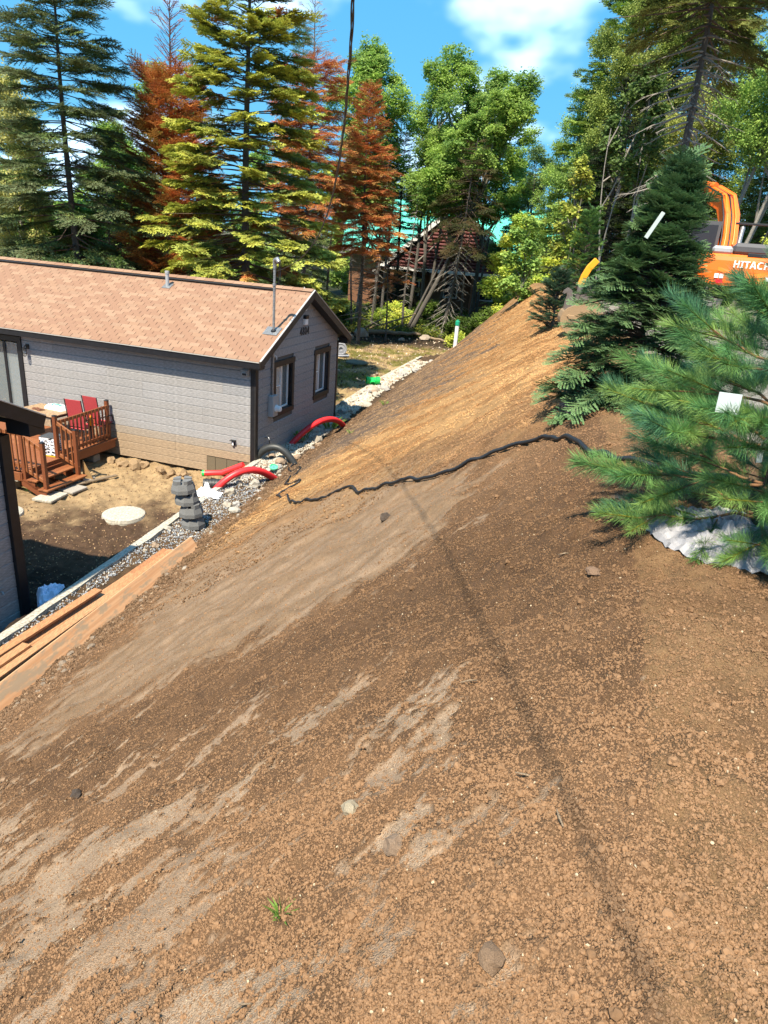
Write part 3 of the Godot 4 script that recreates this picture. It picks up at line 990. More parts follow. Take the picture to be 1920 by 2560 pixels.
	for k in 6:
		var a := TAU * k / 6
		var r := Vector3(cos(a), 0, sin(a))
		b.tube([Vector3(-6.93, 2.25, .16) + r * .055, Vector3(-6.93, 2.14, .16) + r * .062, Vector3(-6.93, 2.06, .16) + r * .045, Vector3(-6.93, 2.03, .16)], [.005, .005, .005, .005], 4)
	for yy in [2.2, 2.12]:
		var ring := []
		for k in 13: ring.append(Vector3(-6.93, yy, .16) + Vector3(cos(TAU * k / 12), 0, sin(TAU * k / 12)) * .061)
		b.tube(ring, [.005, .005, .005, .005, .005, .005, .005, .005, .005, .005, .005, .005, .005], 4, false)
	la.mesh = b.mesh()
	b = MB.new()
	b.lathe(Vector3(-6.93, 2.24, .16), Vector3.DOWN, [Vector2(.04, 0), Vector2(.042, .06), Vector2(.03, .14), Vector2(0, .16)], 12)
	put("lamp_glass", b.mesh(), M.glass, la)
	var dr := put("sliding_door", ArrayMesh.new(), M.black, t)
	b = MB.new()
	b.box(Vector3(-7.19, 1.33, .03), Vector3(.13, 2.42, .06), Basis.IDENTITY, .004)
	b.box(Vector3(-8.1, 2.46, .032), Vector3(1.95, .15, .064), Basis.IDENTITY, .004)
	b.box(Vector3(-9.02, 1.33, .03), Vector3(.13, 2.42, .06), Basis.IDENTITY, .004)
	b.box(Vector3(-7.29, 1.25, -.01), Vector3(.06, 2.2, .05), Basis.IDENTITY, .004)
	b.box(Vector3(-7.76, 1.25, -.01), Vector3(.09, 2.2, .05), Basis.IDENTITY, .004)
	b.box(Vector3(-8.1, .16, -.01), Vector3(1.7, .07, .06), Basis.IDENTITY, .004)
	dr.mesh = b.mesh()
	slab("pane", Vector3(-7.52, 1.27, -.012), Vector3(.40, 2.14, .008), M.glass, dr, 0)
	slab("pane", Vector3(-8.38, 1.27, -.012), Vector3(1.14, 2.14, .008), M.glass, dr, 0)
	slab("blind", Vector3(-7.54, 1.27, -.07), Vector3(.44, 2.12, .01), M.interior, dr, 0)

func make_second_cabin() -> void:
	var t := thing("cabin", "near grey cabin at left edge, only its black corner post and eave showing", "house", Vector3(-5.58, -.42, -9.45), YAW)
	var D := 1.7
	var b := MB.new()
	b.box(Vector3(-2.6, 1.55, D / 2), Vector3(5.1, 3.1, D - .1))
	var wl := put("wall", b.mesh(), M.core, t)
	rng.seed = 8
	for r in range(0, 14):
		put("siding_board", siding(Vector3(-.05, .05 + COURSE * r, D), Vector3(-.05, .05 + COURSE * r, .1), Vector3(1, 0, 0), 1), M["siding%d" % rng.randi_range(0, 3)], wl)
	slab("corner_post", Vector3(-.04, 1.55, .035), Vector3(.16, 3.14, .17), M.black, t)
	slab("corner_post", Vector3(-.04, 1.55, D - .03), Vector3(.16, 3.14, .14), M.black, t)
	var sl := atan(.478)
	var run := D / 2 + .4
	var len := run / cos(sl)
	var ym := 3.33 + .239 * run
	var rf := put("roof", ArrayMesh.new(), M.trim, t)
	b = MB.new()
	for sg in [1.0, -1.0]:
		b.box(Vector3(-2.55, ym, D / 2 + run / 2 * sg), Vector3(5.8, .07, len), Basis(Vector3.RIGHT, sl * sg))
	rf.mesh = b.mesh()
	for sg in [1.0, -1.0]:
		var bs := Basis(Vector3.RIGHT, sl * sg)
		var z: float = D / 2 + run / 2 * sg
		slab("rake_board", Vector3(.36, ym - .06, z), Vector3(.03, .20, len), M.black, t, .003, bs)
		slab("drip_edge", Vector3(.365, ym + .05, z), Vector3(.06, .02, len + .02), M.drip, t, .003, bs)
		slab("soffit", Vector3(.16, ym - .13, z), Vector3(.38, .02, len), M.black, t, 0, bs)
		slab("shingle_course", Vector3(-2.55, ym + .045, z), Vector3(5.8, .012, len), M.shingle1, rf, 0, bs)
	slab("eave_box", Vector3(.15, 3.22, -.25), Vector3(.42, .22, .30), M.black, t, .004)
	slab("fascia", Vector3(-2.7, 3.25, -.40), Vector3(5.6, .18, .03), M.black, t, .003)
	var fc := put("faucet", ArrayMesh.new(), M.galv, t)
	b = MB.new()
	b.tube([Vector3(-.02, .8, .5), Vector3(.10, .8, .5), Vector3(.12, .75, .5)], [.018, .018, .016], 8)
	b.box(Vector3(.07, .85, .5), Vector3(.02, .02, .09), Basis.IDENTITY, .004)
	fc.mesh = b.mesh()

# ---------------------------------------------------------------- deck and what stands on it
func bar(called: String, p: Vector3, q: Vector3, w: float, h: float, m: Material, par: Node, bev := .004) -> MeshInstance3D:
	var d := (q - p)
	var l := d.length()
	d /= l
	var up := Vector3.UP if absf(d.y) < .95 else Vector3.BACK
	var s := d.cross(up).normalized()
	var u := s.cross(d)
	var b := MB.new()
	b.box((p + q) / 2.0, Vector3(l, h, w), Basis(d, u, s), bev)
	return put(called, b.mesh(), m, par)

func post(called: String, x: float, z: float, y0: float, y1: float, par: Node) -> void:
	var o := bar(called, Vector3(x, y0, z), Vector3(x, y1, z), .09, .09, M.cedar2, par)
	slab("cap", Vector3(x, y1 + .012, z), Vector3(.10, .024, .10), M.black, o, .008)

func make_deck() -> void:
	var t := thing("deck", "red-brown stained wooden deck with railing and two steps at the cabin door", "deck", HOUSE, YAW)
	var X0 := -4.20; var X1 := -8.7; var Y := .12
	var ms := [M.cedar, M.cedar3, M.cedar]
	rng.seed = 3
	for i in 23:
		slab("deck_board", Vector3((X0 + X1) / 2.0, Y - .016, .14 + .1435 * i), Vector3(X0 - X1, .032, .1395), ms[rng.randi_range(0, 2)], t, .005)
	slab("rim_board", Vector3(X0 - .02, Y - .135, 1.78), Vector3(.04, .20, 3.34), M.cedar2, t)
	slab("rim_board", Vector3((X0 + X1) / 2.0 - .045, Y - .135, 3.43), Vector3(X0 - X1 - .01, .20, .04), M.cedar, t)
	slab("beam", Vector3((X0 + X1) / 2.0 - .1, Y - .34, 2.9), Vector3(X0 - X1 - .4, .16, .09), M.twig_brown, t)
	slab("edge_board", Vector3(X0 + .012, Y - .008, 1.13), Vector3(.05, .045, 2.1), M.cedar2, t)
	post("railing_post", -4.36, .17, Y, 1.16, t)
	post("railing_post", -4.26, 2.20, Y, 1.17, t)
	post("railing_post", -4.17, 3.37, Y - .2, 1.12, t)
	post("railing_post", -6.1, 3.37, Y, 1.12, t)
	post("stair_post", -3.70, 2.20, -.27, .90, t)
	post("stair_post", -3.60, 3.37, -.27, .88, t)
	# side railing
	bar("rail", Vector3(-4.31, 1.02, .2), Vector3(-4.21, 1.02, 2.2), .04, .085, M.cedar, t)
	bar("rail", Vector3(-4.31, .24, .2), Vector3(-4.21, .24, 2.2), .04, .085, M.cedar2, t)
	for i in 13:
		var f := (i + .7) / 13.4
		var x := lerpf(-4.285, -4.185, f); var z := lerpf(.22, 2.17, f)
		slab("baluster", Vector3(x, .61, z), Vector3(.035, .92, .035), M.cedar2 if i % 3 else M.cedar, t, .004)
	# front railing
	bar("rail", Vector3(-4.17, 1.0, 3.36), Vector3(-6.1, 1.0, 3.36), .04, .085, M.cedar, t)
	bar("rail", Vector3(-4.17, .24, 3.36), Vector3(-6.1, .24, 3.36), .04, .085, M.cedar, t)
	for i in 13:
		slab("baluster", Vector3(-4.31 - .135 * i, .60, 3.395), Vector3(.035, .94, .035), M.cedar if i % 2 else M.cedar3, t, .004)
	# stair railings
	for s in [2.20, 3.37]:
		var dz := 0.0
		bar("stair_rail", Vector3(-4.2, 1.0, s), Vector3(-3.66, .74, s), .04, .085, M.cedar3, t)
		bar("stair_rail", Vector3(-4.2, .20, s), Vector3(-3.66, -.04, s), .04, .085, M.cedar3, t)
		for i in 3:
			var f := (i + 1) / 4.0
			slab("baluster", Vector3(lerpf(-4.2, -3.66, f), lerpf(.62, .36, f), s + .035), Vector3(.035, .84, .035), M.cedar, t, .004)
	# steps
	for k in 2:
		var y := -.055 - .185 * k
		var x := -4.03 + .29 * k
		for q in 2:
			slab("tread", Vector3(x - .0 + .142 * q - .02 + .06, y, 2.80), Vector3(.139, .038, 1.34), M.cedar3 if q else M.cedar, t, .005)
	for s in [2.2, 2.80, 3.40]:
		var st := put("stringer", ArrayMesh.new(), M.cedar2, t)
		var b := MB.new()
		b.prism([Vector3(-4.24, -.075, s), Vector3(-4.24, -.22, s), Vector3(-3.78, -.42, s), Vector3(-3.56, -.42, s), Vector3(-3.56, -.265, s), Vector3(-3.86, -.265, s), Vector3(-3.86, -.08, s)], Vector3(0, 0, .04))
		st.mesh = b.mesh()
	slab("riser", Vector3(-4.16, -.06, 2.8), Vector3(.03, .16, 1.2), M.cedar2, t, .003)
	var wd := put("wedge_board", ArrayMesh.new(), M.pale_ply, t)
	var bb := MB.new()
	bb.prism([Vector3(-3.70, -.40, 2.06), Vector3(-3.42, -.38, 2.02), Vector3(-3.66, .12, 2.06)], Vector3(.0, 0, -.02))
	wd.mesh = bb.mesh()
	for q in [[-4.8, 3.2], [-4.6, .6], [-6.5, 3.2]]:
		slab("support_block", Vector3(q[0], -.36, q[1]), Vector3(.32, .20, .26), M.concrete, t, .02)
	# slabs under the steps
	var tr := Transform3D(Basis(Vector3.UP, YAW), HOUSE)
	for k in 3:
		var p := Vector3([-3.50, -3.42, -3.65][k], -.385, [3.40, 2.75, 2.1][k])
		var s := Vector3([.50, .45, .40][k], .06, [.62, .50, .45][k])
		var b := MB.new()
		b.box(Vector3.ZERO, s, Basis(Vector3.UP, [.1, -.05, .2][k]), .012)
		var o := one("paving_slab", ["pale grey slab nearest the viewer under the deck steps", "grey slab under the middle of the deck steps", "grey slab at the far side of the deck steps"][k], "slab", b.mesh(), [M.concrete_pale, M.concrete, M.concrete][k])
		o.transform = tr * Transform3D(Basis(), p)
	for k in 2:
		var b := MB.new()
		b.box(Vector3.ZERO, Vector3(.10, .035, .9), Basis(Vector3.UP, -.35), .005)
		var o := one("loose_board", ["weathered board lying flat behind the deck steps", "second weathered board on the sand under the deck steps"][k], "board", b.mesh(), M.log_wood)
		o.transform = tr * Transform3D(Basis(), Vector3([-3.30, -3.55][k], -.36, [1.9, 2.6][k]))

func place_local(o: Node3D, p: Vector3, turn := 0.0) -> void:
	o.transform = Transform3D(Basis(Vector3.UP, YAW), HOUSE) * Transform3D(Basis(Vector3.UP, turn), p)

func make_furniture() -> void:
	# folding table
	var t := thing("folding_table", "pale wood-topped folding table on the deck by the sliding door", "table")
	place_local(t, Vector3(-5.75, .12, .86), -.06)
	var tp := MB.new()
	tp.box(Vector3(0, .72, 0), Vector3(1.30, .03, .92), Basis.IDENTITY, .006)
	put("table_top", tp.mesh(), M.table_top, t)
	var ap := MB.new()
	ap.box(Vector3(0, .68, .43), Vector3(1.26, .05, .03)); ap.box(Vector3(0, .68, -.43), Vector3(1.26, .05, .03))
	ap.box(Vector3(.62, .68, 0), Vector3(.03, .05, .83)); ap.box(Vector3(-.62, .68, 0), Vector3(.03, .05, .83))
	put("apron", ap.mesh(), M.black, t)
	for sx in [-1.0, 1.0]:
		for sz in [-1.0, 1.0]:
			bar("leg", Vector3(.58 * sx, 0.0, .38 * sz), Vector3(.54 * sx, .66, .36 * sz), .045, .045, M.black, t)
	# two red chairs
	for k in 2:
		var c := thing("sling_chair", ["red sling patio chair nearer the steps, against the deck railing", "red sling patio chair closer to the cabin wall, behind the other chair"][k], "chair", Vector3.ZERO, 0, "red patio chairs on the deck")
		place_local(c, [Vector3(-4.66, .12, 1.02), Vector3(-4.57, .12, .50)][k], [.06, -.05][k])
		var b := MB.new()
		var w := .235
		# back faces the viewer, tilted
		b.box(Vector3(0, .82, .0), Vector3(w * 2, .76, .012), Basis(Vector3.RIGHT, .16), .004)
		put("backrest", b.mesh(), M.red_sling, c)
		b = MB.new()
		b.box(Vector3(0, .42, -.26), Vector3(w * 2, .012, .48), Basis(Vector3.RIGHT, .08), .004)
		put("seat", b.mesh(), M.red_sling, c)
		for s in [-1.0, 1.0]:
			b = MB.new()
			b.tube([Vector3(w * s * 1.04, 1.20, .075), Vector3(w * s * 1.04, .42, -.05), Vector3(w * s * 1.04, .40, -.5), Vector3(w * s * 1.04, .0, -.54)], [.014, .014, .014, .014], 6)
			b.tube([Vector3(w * s * 1.06, .55, -.02), Vector3(w * s * 1.06, .0, .12)], [.014, .014], 6)
			b.tube([Vector3(w * s * 1.08, .64, .0), Vector3(w * s * 1.08, .64, -.46), Vector3(w * s * 1.08, .42, -.5)], [.016, .016, .014], 6)
			put("frame_side", b.mesh(), M.darkmetal, c)
	# bag, gloves, box, yellow jug
	var bag := thing("printed_bag", "white plastic bag with green panel lying on the folding table", "bag")
	place_local(bag, Vector3(-5.60, .855, .62), -.1)
	var mb := MB.new()
	pillow(mb, Vector3(.62, .12, .34), 11, 3)
	put("sack", mb.mesh(), M.cloth_white, bag)
	mb = MB.new()
	for i in 6:
		for j in 3:
			var q := func(a: int, c: int) -> Vector3:
				var x := -.12 + .30 * a / 6.0; var z := -.04 + .15 * c / 3.0
				return Vector3(x, pillow_y(x / .31, z / .17) * .12 + .004, z)
			mb.quad(q.call(i, j), q.call(i, j + 1), q.call(i + 1, j + 1), q.call(i + 1, j))
	put("label_panel", mb.mesh(), M.green_print, bag)
	for k in 2:
		var g := thing("work_glove", ["brown work glove at the left on the folding table", "brown work glove beside the white bag on the folding table"][k], "glove", Vector3.ZERO, 0, "gloves on the table")
		place_local(g, Vector3(-6.02 + .22 * k, .855, .98 + .05 * k), .5 + k)
		mb = MB.new()
		pillow(mb, Vector3(.11, .05, .10), 5, 8 + k)
		put("palm", mb.mesh(), M.glove, g)
		for fgr in 5:
			mb = MB.new()
			var a := -.5 + fgr * .26
			mb.tube([Vector3(.03, .02, .04 * (fgr - 2) * .5), Vector3(.03 + .05 * cos(a), .03, .05 * sin(a) + .02 * (fgr - 2)), Vector3(.03 + .085 * cos(a), .015, .085 * sin(a) + .02 * (fgr - 2))], [.013, .013, .010], 6)
			put("finger", mb.mesh(), M.glove if fgr else M.twig_red, g)
	var bx := thing("printed_box", "white cardboard box with black printed pattern on the deck beside the steps", "box")
	place_local(bx, Vector3(-4.55, .12, 2.05), .12)
	mb = MB.new()
	mb.box(Vector3(0, .24, 0), Vector3(.40, .48, .40), Basis.IDENTITY, .003)
	put("carton", mb.mesh(), print_material(), bx)
	slab("lid", Vector3(0, .486, 0), Vector3(.41, .012, .41), M.card_dark, bx, .002)
	var jg := thing("yellow_jug", "small yellow container between the red chairs behind the deck railing", "container")
	place_local(jg, Vector3(-4.42, .60, .74))
	mb = MB.new()
	mb.lathe(Vector3.ZERO, Vector3.UP, [Vector2(0, 0), Vector2(.06, 0), Vector2(.065, .15), Vector2(.03, .22), Vector2(.025, .26), Vector2(0, .26)], 12)
	put("body", mb.mesh(), M.yellow, jg)
	slab("stand", Vector3(0, -.24, 0), Vector3(.10, .48, .10), M.darkmetal, jg, .01)

func pillow_y(u: float, w: float) -> float:
	return pow(maxf(0.0, 1.0 - pow(absf(u), 4.0)), .5) * pow(maxf(0.0, 1.0 - pow(absf(w), 4.0)), .5)

# a soft crumpled cushion shape lying on y = 0
func pillow(b: MB, s: Vector3, n: int, sd: int, crump := .25) -> void:
	var f := func(i: int, j: int) -> Vector3:
		var u := -1.0 + 2.0 * i / n; var w := -1.0 + 2.0 * j / n
		var y := pillow_y(u, w)
		y *= 1.0 + crump * nf.get_noise_2d(u * 9.0 + sd * 10.0, w * 9.0)
		return Vector3(u * s.x * .5 * (1.0 + .05 * nf.get_noise_2d(w * 12.0, sd * 3.0)), y * s.y, w * s.z * .5 * (1.0 + .06 * nf.get_noise_2d(u * 12.0, sd * 5.0)))
	for i in n:
		for j in n:
			b.quad(f.call(i, j), f.call(i, j + 1), f.call(i + 1, j + 1), f.call(i + 1, j))

func print_material() -> StandardMaterial3D:
	# an abstract black and grey print on white card
	var im := Image.create(128, 128, false, Image.FORMAT_RGB8)
	im.fill(Color(.90, .90, .92))
	var f := FastNoiseLite.new(); f.seed = 4; f.frequency = .03
	for y in 128:
		for x in 128:
			var a := f.get_noise_2d(x, y * 1.6)
			if a > .16: im.set_pixel(x, y, Color(.10, .11, .12))
			elif a < -.30: im.set_pixel(x, y, Color(.45, .52, .62))
			if y > 118: im.set_pixel(x, y, Color(.75, .66, .10))
	var m := StandardMaterial3D.new()
	m.albedo_texture = ImageTexture.create_from_image(im)
	m.uv1_triplanar = true
	m.uv1_scale = Vector3.ONE * 2.1
	m.roughness = .5
	return m

# ---------------------------------------------------------------- things along the footing
func pipe_points(a: Vector3, top_: Vector3, c: Vector3, n: int) -> Array:
	# quadratic arch through top_
	var m := top_ * 2.0 - (a + c) * .5
	var pts := []
	for i in n + 1:
		var t := float(i) / n
		pts.append(a * (1 - t) * (1 - t) + m * 2 * t * (1 - t) + c * t * t)
	return pts

func corrugated(a: Vector3, tp: Vector3, c: Vector3, r: float, pitch: float, depth: float) -> ArrayMesh:
	var ln := a.distance_to(tp) + tp.distance_to(c)
	var n := int(ln / pitch) * 4
	var pts := pipe_points(a, tp, c, n)
	var rad := []
	for i in n + 1: rad.append(r - (depth if i % 4 == 0 else depth * .85 if i % 4 == 3 else 0.0))
	var b := MB.new()
	b.tube(pts, rad, 14)
	return b.mesh()

func make_pipes() -> void:
	one("corrugated_pipe", "red corrugated pipe arching over the gravel in front of the black fitting", "pipe", corrugated(Vector3(-4.06, -.08, -14.75), Vector3(-3.35, .50, -15.1), Vector3(-2.72, .10, -15.80), .085, .034, .011), M.red_pipe, "pipes sticking out of the bank")
	one("corrugated_pipe", "longer red corrugated pipe arching beside the cabin's gable wall", "pipe", corrugated(Vector3(-3.12, -.25, -18.65), Vector3(-2.10, .68, -19.6), Vector3(-1.45, .12, -21.2), .085, .030, .010), M.red_pipe, "pipes sticking out of the bank")
	one("corrugated_pipe", "dusty black pipe bent over the stones at the cabin corner", "pipe", corrugated(Vector3(-3.52, .16, -17.18), Vector3(-2.95, .52, -17.15), Vector3(-2.40, .05, -17.05), .095, .016, .004), M.black_pipe, "pipes sticking out of the bank")
	var sp := thing("capped_pipe", "straight red pipe with green end lying on the sand by the cabin corner", "pipe")
	var b := MB.new()
	b.tube([Vector3(-4.80, -.24, -16.80), Vector3(-4.3, -.20, -16.85), Vector3(-3.72, .10, -16.75)], [.075, .075, .075], 16)
	put("pipe_body", b.mesh(), M.red_pipe, sp)
	b = MB.new()
	b.lathe(Vector3(-4.80, -.24, -16.80), Vector3(-1, -.04, .1).normalized(), [Vector2(.083, -.05), Vector2(.083, .01), Vector2(.06, .015), Vector2(0, .012)], 18)
	put("end_cap", b.mesh(), M.green_plastic, sp)
	# black fitting
	var ft := thing("pipe_fitting", "short ribbed black pipe coupling behind the white cloth", "coupling")
	b = MB.new()
	var prof := [Vector2(0, 0), Vector2(.10, 0), Vector2(.13, .004)]
	for i in 6:
		prof.append(Vector2(.13, .02 + i * .07)); prof.append(Vector2(.13, .055 + i * .07)); prof.append(Vector2(.118, .06 + i * .07)); prof.append(Vector2(.118, .085 + i * .07))
	prof.append(Vector2(.10, .44)); prof.append(Vector2(.0, .40))
	b.lathe(Vector3(-4.28, .13, -15.0), Vector3(.98, .0, -.18).normalized(), prof, 20)
	put("sleeve", b.mesh(), M.black_pipe, ft)
	# crumpled cloth
	b = MB.new()
	var n := 26
	var cf := func(i: int, j: int) -> Vector3:
		var u := -1.0 + 2.0 * i / n; var w := -1.0 + 2.0 * j / n
		var x := -3.98 + u * .30 + .05 * nf.get_noise_2d(w * 2.0, 3.0); var z := -14.30 + w * .22 + .05 * nf.get_noise_2d(u * 2.0, 8.0)
		var rdg := absf(nz.get_noise_2d(u * 1.3 + 3.0, w * 1.3)) * 1.2
		return Vector3(x, .15 + (.30 * exp(-((u + .1) * (u + .1) * 2.2 + w * w * 2.0)) * (.45 + .9 * rdg)), z)
	for i in n:
		for j in n: b.quad(cf.call(i, j), cf.call(i, j + 1), cf.call(i + 1, j + 1), cf.call(i + 1, j))
	one("crumpled_cloth", "crumpled white cloth on the stones beside the stacked blocks", "cloth", b.mesh(), M.cloth_white)
	# mint end cap on a stone
	b = MB.new()
	b.lathe(Vector3(-2.86, .24, -16.30), Vector3(.15, .95, .35).normalized(), [Vector2(.105, 0), Vector2(.105, .04), Vector2(.085, .045), Vector2(.085, .02), Vector2(.02, .015), Vector2(0, .06)], 20)
	one("mint_pipe_cap", "pale green pipe cap resting on a stone by the red pipe", "pipe cap", b.mesh(), M.mint_cap)
	# green tee coupling
	var gc := thing("green_coupling", "bright green tee coupling lying on the footing beyond the cabin", "coupling")
	b = MB.new()
	var d := Vector3(.97, 0, -.25).normalized()
	var o := Vector3(-1.19, .33, -28.5)
	b.lathe(o, d, [Vector2(.12, .02), Vector2(.15, 0), Vector2(.15, .12), Vector2(.125, .13), Vector2(.125, .40), Vector2(.16, .42), Vector2(.16, .56), Vector2(.13, .57), Vector2(.12, .30), Vector2(0, .3)], 20)
	put("sleeve", b.mesh(), M.green_plastic, gc)
	b = MB.new()
	b.lathe(o + d * .26, Vector3(.1, -.45, .9).normalized(), [Vector2(.105, .05), Vector2(.105, .17), Vector2(.13, .175), Vector2(.13, .24), Vector2(.10, .245), Vector2(.09, .12), Vector2(0, .12)], 18)
	put("branch_socket", b.mesh(), M.green_plastic, gc)
	# standpipe
	var st := thing("standpipe", "white standpipe with a green cap at the far end of the bank", "pipe", Vector3(2.5, 1.45, -30.6))
	b = MB.new()
	b.tube([Vector3(0, -.4, 0), Vector3(.0, 1.25, 0)], [.085, .085], 16)
	put("pipe_body", b.mesh(), M.white, st)
	b = MB.new()
	b.lathe(Vector3(0, 1.18, 0), Vector3.UP, [Vector2(.10, 0), Vector2(.10, .17), Vector2(.08, .19), Vector2(.045, .20), Vector2(.045, .24), Vector2(0, .24)], 16)
	put("cap", b.mesh(), M.green_cap, st)

func make_blocks() -> void:
	var lab := ["top block of the stack of four dark pier blocks", "second block from the top of the dark pier block stack", "third block from the top of the dark pier block stack", "bottom block of the dark pier block stack on the gravel"]
	for k in 4:
		var t := thing("pier_block", lab[3 - k], "block", Vector3(-3.80 - .045 * k + [0, .02, -.02, -.03][k], .13 + .245 * k, -12.55 + [.0, .02, .0, .03][k]), [.35, .15, .42, .25][k], "stacked pier blocks")
		t.rotation.z = [0.0, .02, -.03, .05][k]
		var b := MB.new()
		var prof := [[.225, 0.0], [.225, .075], [.19, .185]]
		for i in 2:
			for s in 8:
				var p := []
				for e in [[i, s], [i, s + 1], [i + 1, s + 1], [i + 1, s]]:
					p.append(oct(prof[e[0]][0], e[1]) + Vector3.UP * prof[e[0]][1])
				b.quad(p[3], p[2], p[1], p[0])
		for s in 8:
			b.tri(Vector3.UP * .185, oct(.19, s + 1) + Vector3.UP * .185, oct(.19, s) + Vector3.UP * .185)
			b.tri(Vector3.ZERO, oct(.225, s), oct(.225, s + 1))
		put("base", b.mesh(), M.rubber, t)
		# four merlons leave a cross-shaped slot
		for sx in [-1.0, 1.0]:
			for sz in [-1.0, 1.0]:
				b = MB.new()
				b.prism([Vector3(.03 * sx, .184, .03 * sz), Vector3(.03 * sx, .184, .175 * sz), Vector3(.10 * sx, .184, .175 * sz), Vector3(.175 * sx, .184, .10 * sz), Vector3(.175 * sx, .184, .03 * sz)] if sx * sz > 0 else [Vector3(.175 * sx, .184, .03 * sz), Vector3(.175 * sx, .184, .10 * sz), Vector3(.10 * sx, .184, .175 * sz), Vector3(.03 * sx, .184, .175 * sz), Vector3(.03 * sx, .184, .03 * sz)], Vector3(0, .075, 0))
				put("merlon", b.mesh(), M.rubber, t)

func oct(r: float, s: int) -> Vector3:
	var a := TAU * (s + .5) / 8.0
	return Vector3(cos(a), 0, sin(a)) * r * 1.08

func plank(p: Vector3, q: Vector3, w: float, h: float, m: Material, label: String, roll := 0.0) -> void:
	var d := q - p
	var l := d.length()
	d /= l
	var s := d.cross(Vector3.UP).normalized()
	var u := s.cross(d)
	var bs := Basis(s, u, -d)
	var b := MB.new()
	b.box(Vector3.ZERO, Vector3(w, h, l), Basis.IDENTITY, .004)
	var o := one("plank", label, "plank", b.mesh(), m, "planks stacked along the footing")
	o.transform = Transform3D(bs * Basis(Vector3.BACK, roll), (p + q) * .5)

func make_lumber() -> void:
	# wide muddy board on edge along the toe of the bank
	var im := wide_board_material()
	plank(Vector3(-4.76, .26, -5.1), Vector3(-3.42, .31, -11.35), .29, .040, im, "wide muddy board tilted on its edge along the foot of the bank", -.98)
	plank(Vector3(-5.12, .30, -5.2), Vector3(-3.78, .30, -11.0), .24, .04, M.lumber2, "broad plank under the sawdust beside the board on edge")
	plank(Vector3(-5.02, .345, -5.1), Vector3(-3.68, .35, -10.9), .15, .04, M.lumber0, "sawdust-covered plank next to the board standing on edge")
	plank(Vector3(-5.00, .388, -5.2), Vector3(-4.02, .37, -9.35), .14, .04, M.lumber1, "short orange plank on top, its square end against the board on edge")
	plank(Vector3(-5.42, .26, -5.2), Vector3(-3.92, .24, -10.75), .14, .04, M.lumber2, "reddish plank nearest the white footing, lowest of the pile")
	plank(Vector3(-5.30, .31, -5.3), Vector3(-4.05, .30, -10.0), .14, .04, M.lumber3, "pale plank in the middle of the pile of lumber")
	plank(Vector3(-5.32, .40, -5.6), Vector3(-4.28, .41, -9.2), .14, .04, M.lumber0, "plank at the left on top of the pile with a dark gap beside it")
	plank(Vector3(-5.12, .43, -5.3), Vector3(-4.55, .42, -7.6), .13, .04, M.lumber3, "pale plank topmost at the cut-off left end of the pile")

func wide_board_material() -> StandardMaterial3D:
	var im := Image.create(64, 1024, false, Image.FORMAT_RGB8)
	var f := FastNoiseLite.new(); f.seed = 12; f.frequency = .012; f.fractal_octaves = 5
	var g := FastNoiseLite.new(); g.seed = 5; g.frequency = .02
	for y in 64:
		for x in 1024:
			var w := g.get_noise_2d(x * .12, y * 4.0 + 12.0 * f.get_noise_2d(x * .4, 7.0))
			var k := Color(.60, .34, .175).lerp(Color(.50, .255, .12), ss(-.3, .4, w))
			var mud := ss(-.18, .42, f.get_noise_2d(x * .8, y * 2.0) + .5 * f.get_noise_2d(x * 4.0 + 900.0, y * 7.0) + (x / 1024.0 - .5) * .35)
			k = k.lerp(Color(.34, .245, .155), mud * .9)
			im.set_pixel(y, x, k.linear_to_srgb())
	var m := StandardMaterial3D.new()
	m.albedo_texture = ImageTexture.create_from_image(im)
	m.uv1_triplanar = true
	# z runs along the board in its own axes
	m.uv1_scale = Vector3(3.3, 3.3, .155)
	m.uv1_offset = Vector3(.5, .5, .5)
	m.roughness = .8
	return m

